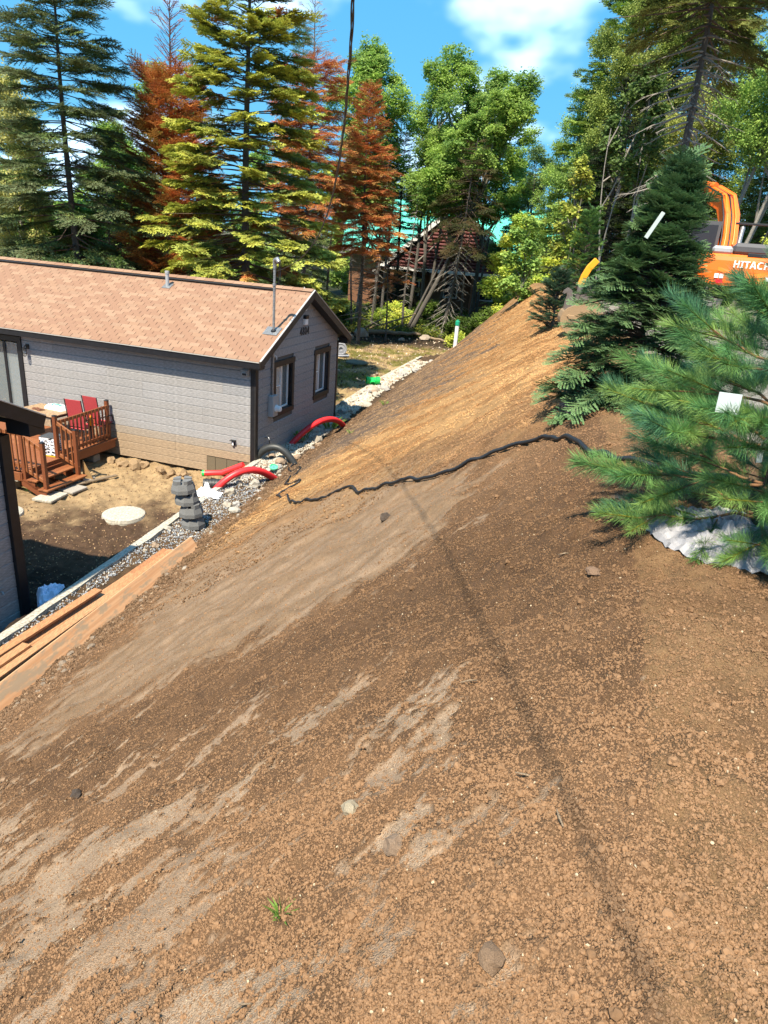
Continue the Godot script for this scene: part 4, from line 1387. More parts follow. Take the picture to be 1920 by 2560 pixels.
func make_footing() -> void:
	# concrete footing: a strip whose left edge follows the line of the bank
	var b := MB.new()
	var zs := spaced([-37.5, [-5.0, .25, .25]])
	for i in zs.size() - 1:
		var z0 := zs[i]; var z1 := zs[i + 1]
		var a := pw(FZ, z0) ; var c := pw(FZ, z1)
		var w0 := .15 + .04 * nz.get_noise_1d(z0 * 2.0); var w1 := .15 + .04 * nz.get_noise_1d(z1 * 2.0)
		var y0 := .175 + .012 * nz.get_noise_1d(z0 * 3.0); var y1 := .175 + .012 * nz.get_noise_1d(z1 * 3.0)
		b.quad(Vector3(a, y0, z0), Vector3(c, y1, z1), Vector3(c + w1, y1, z1), Vector3(a + w0, y0, z0))
		b.quad(Vector3(a, -.7, z0), Vector3(c, -.7, z1), Vector3(c, y1, z1), Vector3(a, y0, z0))
		b.quad(Vector3(a + w0, y0, z0), Vector3(c + w1, y1, z1), Vector3(c + w1, -.2, z1), Vector3(a + w0, -.2, z0))
	one("concrete_footing", "long low white concrete footing between the yard and the bank", "footing", b.mesh(), M.concrete_pale)
	rng.seed = 31
	# gravel and rubble behind it
	var l1 := lump(41, false, .3); var l2 := lump(42, false, .3)
	var g1 := Inst.new(); var g2 := Inst.new()
	for i in 24000:
		var z := -6.0 - pow(rng.randf(), .9) * 30.0
		var F := pw(FZ, z)
		var u := rng.randf()
		var x := F + .09 + u * (.92 if z > -15 else .78)
		var grey := ss(-16.5, -14.5, z)
		if z > -10.8 and u > .35: continue
		var r := rr(.008, .022) * (1.0 + ss(-14, -24, z) * 1.2)
		if u > .8: r *= .8
		var k := rr(.75, 1.2)
		var co := Color(.52, .47, .39) if rng.randf() > grey * .8 else Color(.25, .265, .285)
		if rng.randf() < .12: co = Color(.26, .20, .14)
		(g1 if i % 2 else g2).add(Transform3D(rbasis(r), Vector3(x, top(x, z) + r * .5, z)), Color(co.r * k, co.g * k, co.b * k))
	for k in 2:
		tag(stuff("gravel", [g1, g2][k], [l1, l2][k], M.clod), ["grey and white gravel along the concrete footing", "pale rubble chips along the concrete footing"][k], "gravel", "", "stuff")
	# pale rough mortar and stones on the far footing
	var kinds := [lump(51, true, .22), lump(52, true, .25), lump(53, true, .2), lump(54, true, .28)]
	var tones := [Color(.62, .57, .48), Color(.56, .49, .39), Color(.48, .35, .24), Color(.56, .53, .49)]
	for i in 95:
		var z := -11.0 - rng.randf() * 25.0
		var F := pw(FZ, z)
		var x := F + .20 + rng.randf() * .85
		var r := rr(.05, .15) * (1.0 + ss(-14, -26, z) * .35)
		if z > -13.6 and x < F + .9: r *= .55
		var ti := rng.randi_range(0, 3)
		var zone := "by the stacked pier blocks" if z > -13.6 else "under the nearer red pipe" if z > -16.4 else "at the black pipe" if z > -18.8 else "under the longer red pipe" if z > -21.5 else "by the gable wall's end" if z > -24.5 else "short of the green coupling" if z > -28.2 else "beyond the green coupling"
		stone(kinds[i % 4], x, z, r, tones[ti], "%s %s stone %s, %s side" % ["large" if r > .11 else "small", ["cream", "tan", "brown", "grey"][ti], zone, "bank" if x - F > .62 else "footing"], "stones along the footing")
	# muddy stones at the toe, by the boards
	for i in 46:
		var z := -6.3 - rng.randf() * 7.5
		var x := pw(FZ, z) + (1.40 if z > -11.4 else .95) + pow(rng.randf(), 1.6) * .55
		stone(kinds[i % 4], x, z, rr(.015, .055), Color(.36, .27, .19) if i % 3 else Color(.55, .47, .37), "%s %s stone at the foot of the bank %s" % ["round" if i % 2 else "flat", "muddy" if i % 3 else "pale", "past the wide board" if z < -11.4 else "below the board's far part" if z < -9.4 else "below the board's middle" if z < -7.6 else "below the board's near end"], "stones at the foot of the bank")
	# single stones out on the near bank
	stone(kinds[0], -.03, -1.94, .040, Color(.56, .46, .31), "round pale stone alone on the middle of the near bank")
	stone(kinds[1], .12, -1.63, .038, Color(.38, .26, .17), "smooth brown stone on the near bank below the pale one")
	stone(kinds[2], .34, -1.12, .032, Color(.30, .19, .11), "brown clod-like stone near the lower right of the bank")
	stone(kinds[3], -1.79, -3.3, .038, Color(.10, .07, .05), "dark stone alone at the left of the near bank")
	stone(kinds[2], 1.05, -3.05, .036, Color(.34, .21, .13), "reddish stone on the slope left of the pine's root ball")
	stone(kinds[1], .02, -6.4, .06, Color(.12, .085, .06), "dark clod at the end of a groove high on the bank")
	stone(kinds[0], -.15, -2.9, .03, Color(.33, .23, .14), "small stone on dark loose soil above the pale one")

func stone(m: ArrayMesh, x: float, z: float, r: float, co: Color, label: String, group := "") -> void:
	var key := "stone_%d_%d_%d" % [int(co.r * 50), int(co.g * 50), int(co.b * 50)]
	if not M.has(key):
		M[key] = mat(co.r, co.g, co.b, .85, "grain", Vector3.ONE * 6.0, 0.0, "rough", .4)
	var o := one("stone", label, "stone", m, M[key], group)
	o.transform = Transform3D(Basis.from_euler(Vector3(rr(-.3, .3), rr(0, TAU), rr(-.3, .3))).scaled(Vector3.ONE * r), Vector3(x, top(x, z) + r * .35, z))

func make_yard() -> void:
	# concrete lids
	for k in 2:
		var p: Vector3 = [Vector3(-5.80, 0, -14.02), Vector3(-8.35, 0, -13.6)][k]
		var b := MB.new()
		var prof := [Vector2(0, .085), Vector2(.40, .08), Vector2(.455, .06), Vector2(.47, .0), Vector2(.47, -.2)]
		prof.reverse()
		b.lathe(Vector3.ZERO, Vector3.UP, prof, 40)
		var o := one("manhole_cover", ["round sandy concrete lid in the middle of the yard", "round concrete lid half hidden behind the black corner post"][k], "lid", b.mesh(), M.concrete_pale)
		o.position = Vector3(p.x, top(p.x, p.z) + .02, p.z)
	# white sack at the near cabin
	var b := MB.new()
	pillow(b, Vector3(.46, .20, .60), 14, 7, .5)
	var sk := one("white_sack", "white plastic sack lying at the black corner post", "sack", b.mesh(), M.bag_white)
	sk.transform = Transform3D(Basis(Vector3.UP, .5), Vector3(-5.42, top(-5.42, -9.95) - .01, -9.95))
	# roll of sheeting behind the cabin
	var rl := thing("sheet_roll", "grey roll of sheeting lying behind the far cabin corner", "roll", Vector3(-2.95, .05, -36.2))
	b = MB.new()
	b.lathe(Vector3(0, .34, 0), Vector3(.12, 0, .99).normalized(), [Vector2(.0, -.7), Vector2(.30, -.7), Vector2(.32, 0), Vector2(.26, .02), Vector2(.24, -.01), Vector2(.10, .01), Vector2(.09, -.05), Vector2(0, -.05)], 24)
	put("roll", b.mesh(), M.geotextile, rl)
	b = MB.new()
	b.box(Vector3(.05, .03, .1), Vector3(.8, .02, .6), Basis(Vector3.BACK, .06), .004)
	put("loose_end", b.mesh(), M.geotextile, rl)
	# dark lid on the far yard
	b = MB.new()
	b.lathe(Vector3(-1.95, .08, -34.0), Vector3.UP, [Vector2(.55, 0), Vector2(.55, .07), Vector2(.48, .10), Vector2(0, .11)], 28)
	one("yard_lid", "flat dark green lid on the far sandy yard", "lid", b.mesh(), mat(.10, .12, .09, .8))
	# earth heaped against the skirting
	rng.seed = 19
	for k in 9:
		var lp := Vector3(-1.9 - k * .27 + rr(-.1, .1), -.40, .55 + rr(-.12, .12))
		var w := Transform3D(Basis(Vector3.UP, YAW), HOUSE) * lp
		var o := one("earth_clod", "sandy clod heaped along the cabin's skirting", "clod", lump(60 + k % 3, true, .3), stone_mat(Color(.46, .31, .17)), "clods along the skirting")
		o.transform = Transform3D(rbasis(rr(.09, .2)), w)
	# logs, branches and stones at the forest edge
	var logs := [[Vector3(-2.0, .25, -45.5), Vector3(1.4, .42, -45.2), .16, "grey log lying across the clearing's edge"], [Vector3(1.6, .25, -45.6), Vector3(3.6, .22, -43.8), .10, "slim pale log slanting toward the bank"], [Vector3(-2.0, .3, -47.5), Vector3(1.0, 1.5, -47.0), .07, "thin branch propped up in the brush pile"], [Vector3(-1.0, .3, -46.8), Vector3(.6, .8, -47.5), .06, "crooked branch low in the brush pile"], [Vector3(-2.6, .2, -46.6), Vector3(-1.2, 1.0, -46.8), .09, "short stub of branch at left of the brush pile"]]
	for q in logs:
		b = MB.new()
		var pts := []
		var rad := []
		for i in 9:
			var u := i / 8.0
			pts.append((q[0] as Vector3).lerp(q[1], u) + Vector3(0, .12 * nz.get_noise_1d(u * 6.0 + q[2] * 90.0), .12 * nz.get_noise_1d(u * 5.0 + 40)))
			rad.append(q[2] * (1.0 - .45 * u))
		b.tube(pts, rad, 8)
		one("log", q[3], "log", b.mesh(), M.log_wood)
	var big := [[-2.4, -44.6, .48, "large pale boulder at the left end of the log"], [1.7, -44.9, .36, "squarish brown boulder at the middle of the log"], [4.6, -41.5, .42, "tan boulder at the far foot of the bank"], [-3.0, -43.2, .22, "small stone left of the boulder by the log"], [.2, -43.9, .20, "small stone in front of the fallen log"]]
	var kinds := [lump(71, true, .2), lump(72, true, .25)]
	for i in big.size():
		var q: Array = big[i]
		stone(kinds[i % 2], q[0], q[1], q[2], Color(.52, .43, .34), q[3])
	# small litter of stones and bark on the clearing
	var lf := Inst.new()
	for i in 1500:
		var z := -24.0 - rng.randf() * 22.0
		var x := rr(-6.0, 5.0)
		if x > pw(FZ, z) - .1: continue
		var k := rr(.6, 1.3)
		var co := Color(.5 * k, .42 * k, .33 * k) if rng.randf() < .4 else Color(.14 * k, .09 * k, .06 * k)
		lf.add(Transform3D(rbasis(rr(.02, .07)), Vector3(x, top(x, z) + .01, z)), co)
	tag(stuff("yard_litter", lf, lump(80, false, .3), M.clod), "small stones and bark scattered over the far yard", "debris", "", "stuff")
	var ly := Inst.new()
	for i in 2600:
		var z := -9.6 - rng.randf() * 7.6
		var x := pw(FZ, z) - .05 - rng.randf() * 4.2
		var k := rr(.6, 1.2)
		var co := Color(.34 * k, .23 * k, .13 * k) if rng.randf() < .5 else Color(.22 * k, .14 * k, .085 * k)
		ly.add(Transform3D(rbasis(rr(.006, .020)), Vector3(x, top(x, z) + .005, z)), co)
	tag(stuff("yard_crumbs", ly, lump(81, false, .3), M.clod), "crumbs of earth scattered over the near yard", "debris", "", "stuff")

func stone_mat(co: Color) -> StandardMaterial3D:
	var key := "stone_%d_%d_%d" % [int(co.r * 50), int(co.g * 50), int(co.b * 50)]
	if not M.has(key): M[key] = mat(co.r, co.g, co.b, .9, "grain", Vector3.ONE * 6.0, 0.0, "rough", .4)
	return M[key]

func make_hose() -> void:
	var hp := [[-2.35, -17.0], [-2.51, -16.44], [-2.05, -15.41], [-2.21, -14.04], [-1.80, -13.05], [-1.73, -12.75], [-2.15, -12.66], [-1.81, -11.75], [-1.62, -10.92], [-1.40, -10.45], [-1.21, -10.11], [-.85, -9.58], [-.5, -9.12], [-.35, -8.6], [.12, -7.84], [.58, -7.19], [.88, -6.92], [1.27, -6.64], [1.48, -6.19], [1.56, -5.57], [1.64, -4.95], [1.79, -4.70], [2.1, -4.45], [2.5, -4.4]]
	var cv := Curve3D.new()
	for i in hp.size():
		var p := Vector3(hp[i][0], 0, hp[i][1])
		var a := Vector3(hp[maxi(i - 1, 0)][0], 0, hp[maxi(i - 1, 0)][1]); var c := Vector3(hp[mini(i + 1, hp.size() - 1)][0], 0, hp[mini(i + 1, hp.size() - 1)][1])
		var tn := (c - a) * .17
		cv.add_point(p, -tn, tn)
	var ln := cv.get_baked_length()
	var pts := []; var rad := []
	var n := int(ln / .02)
	for i in n + 1:
		var p := cv.sample_baked(ln * i / n)
		p.y = land(p.x, p.z) + nz.get_noise_2d(p.x * 1.3, p.z * 1.3) * .07 + .03 + .025 * nz.get_noise_1d(i * .02)
		pts.append(p)
		rad.append(.021 - (.003 if i % 2 == 0 else 0.0))
	var b := MB.new()
	b.tube(pts, rad, 10)
	one("black_hose", "long black ribbed hose snaking across the bank from the pine to the footing", "hose", b.mesh(), M.hose)

func make_sticks() -> void:
	rng.seed = 14
	var q := [[.42, -2.45, .10, "pale stick beside the footprint of bare soil on the near bank"], [.52, -1.75, .09, "wood chip on loose soil in the middle right of the bank"], [.55, -1.45, .07, "thin pale splinter at the right of the near bank"], [1.02, -3.5, .08, "short upright stick on the slope below the pine"], [-.28, -1.25, .08, "bark chip at the bottom centre of the bank"]]
	for e in q:
		var b := MB.new()
		var a := rr(0, TAU)
		var d: Vector3 = Vector3(cos(a), .25, sin(a)) * e[2] * .5
		b.tube([-d * .7, Vector3(rr(-.01, .01), .004, rr(-.01, .01)), d * .7], [.0025, .004, .002], 6)
		var o := one("stick", e[3], "stick", b.mesh(), M.log_wood)
		o.position = Vector3(e[0], top(e[0], e[1]) + .015, e[1])
# ---------------------------------------------------------------- machines, cable, far house
func make_excavator() -> void:
	var c := Vector3(8.92, 0, -19.1)
	var t := thing("excavator", "orange excavator on the upper ground seen from behind, mostly hidden by conifers", "excavator", Vector3(c.x, land(c.x, c.z) + .07, c.z), -atan2(c.x, -c.z) + .03)
	# counterweight: rounded slab, swollen to the rear
	var prof := [Vector2(-.16, 1.04), Vector2(-.03, 1.08), Vector2(.0, 1.16), Vector2(.025, 1.45), Vector2(.02, 1.70), Vector2(-.01, 1.80), Vector2(-.09, 1.86), Vector2(-.5, 1.88)]
	var f := func(u: float, k: int) -> Vector3:
		var p: Vector2 = prof[k]
		# super-ellipse plan
		var a := u * PI / 2.0
		var e := .34
		var x := signf(sin(a)) * pow(absf(sin(a)), e) * 1.27; var z := pow(absf(cos(a)), .55) * .62 - .62
		var n := Vector3(signf(sin(a)) * pow(absf(sin(a)), 1.4) , 0, pow(absf(cos(a)), 1.0)).normalized()
		return Vector3(x, p.y, z) + n * p.x
	var b := MB.new()
	var N := 36
	for i in N:
		for k in prof.size() - 1:
			var u0 := -1.0 + 2.0 * i / N; var u1 := -1.0 + 2.0 * (i + 1) / N
			u0 = signf(u0) * pow(absf(u0), 2.2); u1 = signf(u1) * pow(absf(u1), 2.2)
			b.quad(f.call(u0, k), f.call(u1, k), f.call(u1, k + 1), f.call(u0, k + 1))
	put("counterweight", b.mesh(), M.orange, t)
	slab("counterweight_underside", Vector3(0, 1.06, -.45), Vector3(2.3, .05, .8), M.darkmetal, t, .01)
	# lettering
	var fn := SystemFont.new()
	fn.font_names = PackedStringArray(["Droid Sans"])
	fn.font_weight = 800
	var tm := TextMesh.new()
	tm.font = fn; tm.text = "HITACHI"; tm.font_size = 64; tm.pixel_size = .0040; tm.depth = .012
	var o := put("lettering", tm, M.text_white, t)
	o.transform = Transform3D(Basis().scaled(Vector3(.95, .93, 1)), Vector3(.10, 1.625, .028))
	# pale chevron band
	b = MB.new()
	for i in 28:
		var q := []
		for e in [[i, 0], [i + 1, 0], [i + 1, 1], [i, 1]]:
			var u: float = e[0] / 28.0
			var x := -.72 + 1.75 * u
			var yc := 1.36 + .20 * pow(absf(u - .42) * 1.7, 1.4)
			var wd := .055 * (1.0 - pow(absf(u - .42) * 1.3, 2.0) * .5)
			q.append(Vector3(x, yc + (wd if e[1] else -wd), .033 - .11 * pow(absf(x) / 1.27, 6.0)))
		b.quad(q[0], q[1], q[2], q[3])
	put("chevron_band", b.mesh(), M.orange2, t)
	for x in [-.66, .55]:
		slab("reflector", Vector3(x - .06, 1.31, .03), Vector3(.10, .11, .01), M.text_white, t, .002)
		slab("reflector", Vector3(x + .06, 1.31, .03), Vector3(.10, .11, .01), M.text_white, t, .002)
		b = MB.new()
		b.prism([Vector3(x - .11, 1.22, .028), Vector3(x - .02, 1.13, .024), Vector3(x + .14, 1.13, .024), Vector3(x + .10, 1.22, .028)], Vector3(0, 0, .008))
		put("red_reflector", b.mesh(), M.reflect_red, t)
	slab("side_vent", Vector3(-1.13, 1.63, -.10), Vector3(.12, .10, .05), M.darkmetal, t, .006)
	# hood
	b = MB.new()
	b.box(Vector3(.38, 2.0, -.72), Vector3(1.75, .30, 1.2), Basis.IDENTITY, .09)
	put("engine_hood", b.mesh(), M.hood, t)
	b = MB.new()
	b.box(Vector3(-.72, 1.95, -.7), Vector3(.5, .2, 1.2), Basis.IDENTITY, .06)
	put("hood_step", b.mesh(), M.greypaint, t)
	slab("hood_latch", Vector3(.35, 1.87, -.05), Vector3(.9, .09, .06), M.darkmetal, t, .01)
	for i in 9: slab("louvre", Vector3(1.0 + .035 * i, 1.97, -.105), Vector3(.016, .17, .03), M.darkmetal, t, 0)
	b = MB.new()
	b.tube([Vector3(1.02, 2.1, -.8), Vector3(1.02, 2.30, -.8), Vector3(1.06, 2.42, -.8), Vector3(1.15, 2.50, -.8)], [.09, .09, .09, .085], 14)
	put("exhaust", b.mesh(), M.darkmetal, t)
	for x in [.25, .62]:
		b = MB.new()
		b.tube([Vector3(x - .08, 2.12, -.6), Vector3(x, 2.50, -.62), Vector3(x + .22, 2.50, -.62), Vector3(x + .20, 2.12, -.62)], [.018, .018, .018, .018], 6)
		put("handrail", b.mesh(), M.darkmetal, t)
	# house body, cab
	b = MB.new()
	b.box(Vector3(0, 1.35, -1.7), Vector3(2.5, .6, 2.4), Basis.IDENTITY, .05)
	put("deck_body", b.mesh(), M.orange, t)
	b = MB.new()
	b.prism([Vector3(-1.75, 1.6, -3.7), Vector3(-1.75, 1.6, -2.2), Vector3(-1.75, 2.75, -2.25), Vector3(-1.75, 2.75, -3.3), Vector3(-1.75, 2.3, -3.8)], Vector3(.85, 0, 0))
	var cab := put("cab", b.mesh(), M.hood, t)
	slab("rear_window", Vector3(-1.33, 2.3, -2.20), Vector3(.7, .7, .02), M.screen, cab, .004)
	slab("mirror", Vector3(-.1, 2.72, -2.2), Vector3(.9, .06, .06), M.darkmetal, cab, .01)
	# tracks
	for s in [-1.0, 1.0]:
		b = MB.new()
		var pts := []
		for i in 25:
			var a := TAU * i / 24
			pts.append(Vector3(.95 * s, .42 + .38 * sin(a), -1.7 + signf(cos(a)) * (1.3 if absf(cos(a)) > .05 else 0.0) + .38 * cos(a)))
		for i in 24:
			var p: Vector3 = pts[i]; var q: Vector3 = pts[(i + 1) % 24]
			var d := q - p
			if d.length() < .01: continue
			b.box((p + q) / 2, Vector3(.6, .07, d.length() * 1.05), Basis.looking_at(d.normalized(), Vector3.RIGHT) * Basis(Vector3.BACK, PI / 2), .01)
		b.box(Vector3(.95 * s, .42, -1.7), Vector3(.35, .5, 2.9), Basis.IDENTITY, .1)
		put("track", b.mesh(), M.darkmetal, t)
	b = MB.new()
	b.lathe(Vector3(0, .7, -1.7), Vector3.UP, [Vector2(.7, 0), Vector2(.7, .36), Vector2(0, .36)], 24)
	put("slew_ring", b.mesh(), M.darkmetal, t)
	# boom: box section bending over to the left, away from us
	var spine := [Vector3(-.66, 1.5, -2.6), Vector3(-.68, 2.3, -3.0), Vector3(-.76, 2.9, -3.35), Vector3(-.95, 3.38, -3.8), Vector3(-1.4, 3.66, -4.5), Vector3(-2.2, 3.75, -5.6), Vector3(-3.2, 3.5, -6.8)]
	b = MB.new()
	for i in spine.size() - 1:
		var p: Vector3 = spine[i]; var q: Vector3 = spine[i + 1]
		var d := (q - p).normalized()
		var s := d.cross(Vector3(.55, 0, .83)).normalized() if false else Vector3(.93, 0, -.36)
		s = (s - d * s.dot(d)).normalized()
		var u := s.cross(d).normalized()
		b.box((p + q) / 2, Vector3(.42, .50, (q - p).length() + .12), Basis(s, u, d), .02)
	put("boom", b.mesh(), M.orange, t)
	for k in 4:
		b = MB.new()
		var pts := []; var rad := []
		for i in spine.size() - 1:
			pts.append((spine[i] as Vector3) + Vector3(.04 + .11 * k - .2, .16 if i > 2 else .04, .34 - .02 * i)); rad.append(.024)
		b.tube(pts, rad, 6)
		put("hydraulic_line", b.mesh(), M.orange2 if k % 2 else M.darkmetal, t)
	b = MB.new()
	b.tube([Vector3(-1.35, 3.84, -4.2), Vector3(-2.6, 4.12, -5.6)], [.10, .10], 12)
	put("arm_cylinder", b.mesh(), M.orange, t)
	b = MB.new()
	b.tube([Vector3(-2.6, 4.12, -5.6), Vector3(-3.3, 4.25, -6.4)], [.045, .045], 8)
	put("cylinder_rod", b.mesh(), M.galv, t)
	for x in [-1.0, -.35]:
		b = MB.new()
		b.tube([Vector3(x, 1.6, -3.2), Vector3(x + .02, 2.7, -3.6)], [.07, .07], 10)
		put("boom_cylinder", b.mesh(), M.galv, t)

func make_bucket() -> void:
	var at := Vector3(3.05, 4.24, -13.6)
	at.y = land(3.3, -13.6)
	var t := thing("excavator_bucket", "worn sandy excavator bucket with dark hook plate lying at the top of the bank", "bucket", at, -atan2(at.x, -at.z) + .1)
	var side := []
	for i in 11:
		var a := PI * (1.0 + .62 * i / 10.0)
		side.append(Vector3(.32 + .32 * cos(a), .32 + .32 * sin(a), 0))
	for p in [Vector3(.70, .20, 0), Vector3(.70, .62, 0), Vector3(.58, .72, 0), Vector3(.12, .50, 0), Vector3(.04, .43, 0)]: side.append(p)
	for k in 2:
		var b := MB.new()
		var pts := []
		for p in side: pts.append(p + Vector3(0, 0, -.02 - .60 * k))
		b.prism(pts, Vector3(0, 0, .025))
		put("side_plate", b.mesh(), M.bucket, t)
	var b2 := MB.new()
	for i in [0, 1, 2, 3, 4, 5, 6, 7, 8, 9, 13, 14, 15]:
		var p: Vector3 = side[i]; var q: Vector3 = side[(i + 1) % 16]
		b2.quad(p, q, q + Vector3(0, 0, -.6), p + Vector3(0, 0, -.6))
	put("shell", b2.mesh(), M.bucket, t)
	b2 = MB.new()
	b2.box(Vector3(.26, .34, .014), Vector3(.22, .07, .03), Basis.IDENTITY, .006)
	b2.box(Vector3(.15, .36, .012), Vector3(.06, .05, .026), Basis(Vector3.BACK, .7), .006)
	put("wear_rib", b2.mesh(), M.bucket, t)
	for z in [-.12, -.40]:
		b2 = MB.new()
		b2.prism([Vector3(.06, .44, z), Vector3(.30, .54, z), Vector3(.20, .64, z), Vector3(.07, .60, z)], Vector3(0, 0, .03))
		b2.prism([Vector3(.07, .60, z), Vector3(.20, .64, z), Vector3(.15, .82, z), Vector3(.10, .72, z)], Vector3(0, 0, .03))
		b2.prism([Vector3(.15, .82, z), Vector3(.09, .86, z), Vector3(.02, .80, z), Vector3(.0, .74, z), Vector3(.06, .78, z), Vector3(.10, .72, z)], Vector3(0, 0, .03))
		b2.prism([Vector3(.30, .54, z), Vector3(.58, .68, z), Vector3(.50, .82, z), Vector3(.36, .74, z)], Vector3(0, 0, .03))
		put("hook_plate", b2.mesh(), M.steel_worn, t)
	b2 = MB.new()
	b2.tube([Vector3(.52, .78, -.05), Vector3(.52, .78, -.5)], [.05, .05], 10)
	put("pin", b2.mesh(), M.steel_worn, t)
	# arm stub above
	b2 = MB.new()
	var sp := [Vector3(.33, .92, -.5), Vector3(.37, 1.08, -.5), Vector3(.44, 1.24, -.5), Vector3(.55, 1.38, -.5)]
	for i in 3:
		var d: Vector3 = sp[i + 1] - sp[i]
		b2.box((sp[i] + sp[i + 1]) / 2, Vector3(.12, d.length() + .03, .10), Basis(Vector3.BACK, atan2(-d.x, d.y)), .01)
	var arm := thing("small_arm", "curved yellow-orange arm of a small machine rising behind the bucket", "machine arm", at, t.rotation.y)
	put("arm", b2.mesh(), M.yellow, arm)
	b2 = MB.new()
	b2.tube([Vector3(.30, .30, -.5), Vector3(.34, .92, -.5)], [.05, .06], 10)
	b2.tube([Vector3(.50, .3, -.55), Vector3(.52, 1.02, -.5)], [.035, .05], 10)
	put("linkage", b2.mesh(), M.steel_worn, arm)

func make_cable() -> void:
	var tr := Transform3D(Basis(Vector3.UP, YAW), HOUSE)
	var a := tr * Vector3(.15, 4.85, -.75)
	var c := Vector3(-.05, 7.5, 2.0)
	var k := Vector3(-.30, 6.62, -3.36)
	# sagging curve through k
	var sag := []
	for i in 61:
		var u := i / 60.0
		var p := a.lerp(c, u)
		sag.append(p)
	var ku := (k.z - a.z) / (c.z - a.z)
	var dev := k - a.lerp(c, ku)
	for i in 61:
		var u := i / 60.0
		sag[i] += dev * (u * (1.0 - u)) / (ku * (1.0 - ku))
	var t := thing("service_cable", "twisted black service cable running from the mast up over the bank", "cable")
	for s in 3:
		var pts := []; var rad := []
		for i in 241:
			var u := i / 240.0
			var f := u * 60.0; var j := mini(int(f), 59)
			var p: Vector3 = (sag[j] as Vector3).lerp(sag[j + 1], f - j)
			var ang := u * 120.0 + TAU * s / 3.0
			var r := .0046 if s else .0036
			pts.append(p + Vector3(cos(ang), sin(ang) * .8, sin(ang) * .4) * r * 1.3)
			rad.append(.0040 if s else .0030)
		var b := MB.new()
		b.tube(pts, rad, 6)
		put("strand", b.mesh(), M.black, t)

func make_far_house() -> void:
	var t := thing("log_house", "red-brown log house with turquoise metal roof and white-edged gable behind the trees", "house", Vector3(3.6, .2, -62.0), -.02)
	var b := MB.new()
	b.box(Vector3(1.0, 2.3, -6.5), Vector3(19, 4.8, 9))
	put("wall", b.mesh(), M.orangelog, t)
	var rf := put("roof", ArrayMesh.new(), M.teal_roof, t)
	b = MB.new()
	for s in [1.0, -1.0]:
		b.box(Vector3(1.0, 7.0, -6.5 + 2.7 * s), Vector3(20.4, .12, 6.9), Basis(Vector3.RIGHT, .70 * s))
	rf.mesh = b.mesh()
	for i in 40:
		var r := MB.new()
		r.box(Vector3(-9.0 + i * .51, 7.08, -3.8), Vector3(.05, .06, 6.9), Basis(Vector3.RIGHT, .70))
		put("roof_seam", r.mesh(), M.teal_roof, rf)
	slab("eave_board", Vector3(1.0, 4.78, -1.05), Vector3(20.4, .22, .06), M.whitewood, t)
	# cross gable
	b = MB.new()
	b.prism([Vector3(-5.4, 3.7, -.1), Vector3(6.0, 3.7, -.1), Vector3(.45, 8.6, -.1)], Vector3(0, 0, .1))
	var gb := put("gable", b.mesh(), M.redlog, t)
	for i in 17:
		var y := 3.85 + i * .27
		var k := (8.6 - y) / 4.9
		if k < .05: continue
		b = MB.new()
		b.tube([Vector3(.45 - 5.75 * k, y, .03), Vector3(.45 + 5.45 * k, y, .03)], [.135, .135], 8)
		put("gable_log", b.mesh(), M.redlog, gb)
	bar("barge_board", Vector3(-6.2, 3.1, .25), Vector3(.45, 8.95, .25), .12, .36, M.whitewood, t)
	bar("barge_board", Vector3(6.9, 3.1, .25), Vector3(.45, 8.95, .25), .12, .36, M.whitewood, t)
	bar("gable_roof", Vector3(-6.2, 3.2, -2.4), Vector3(.45, 9.05, -2.4), 5.2, .10, M.teal_roof, t)
	bar("gable_roof", Vector3(6.9, 3.2, -2.4), Vector3(.45, 9.05, -2.4), 5.2, .10, M.teal_roof, t)
	slab("beam", Vector3(.4, 3.6, .2), Vector3(11.6, .25, .3), M.whitewood, t)
	for x in [-4.6, -1.2, 2.4, 5.4]: slab("porch_post", Vector3(x, 1.8, .1), Vector3(.3, 3.5, .3), M.orangelog, t)
	for x in [-2.8, .6, 3.8]:
		var w := slab("window", Vector3(x, 2.0, -1.97), Vector3(1.3, 1.3, .08), M.whitewood, t)
		slab("pane", Vector3(x, 2.0, -1.92), Vector3(1.05, 1.05, .03), M.screen, w, 0)

# ---------------------------------------------------------------- trees
func frame(d: Vector3, roll := 0.0, s := 1.0) -> Basis:
	d = d.normalized()
	var up := Vector3.UP if absf(d.y) < .97 else Vector3.RIGHT
	var z := d.cross(up).normalized()
	var y := z.cross(d)
	if roll != 0.0:
		z = z.rotated(d, roll); y = y.rotated(d, roll)
	return Basis(d * s, y * s, z * s)

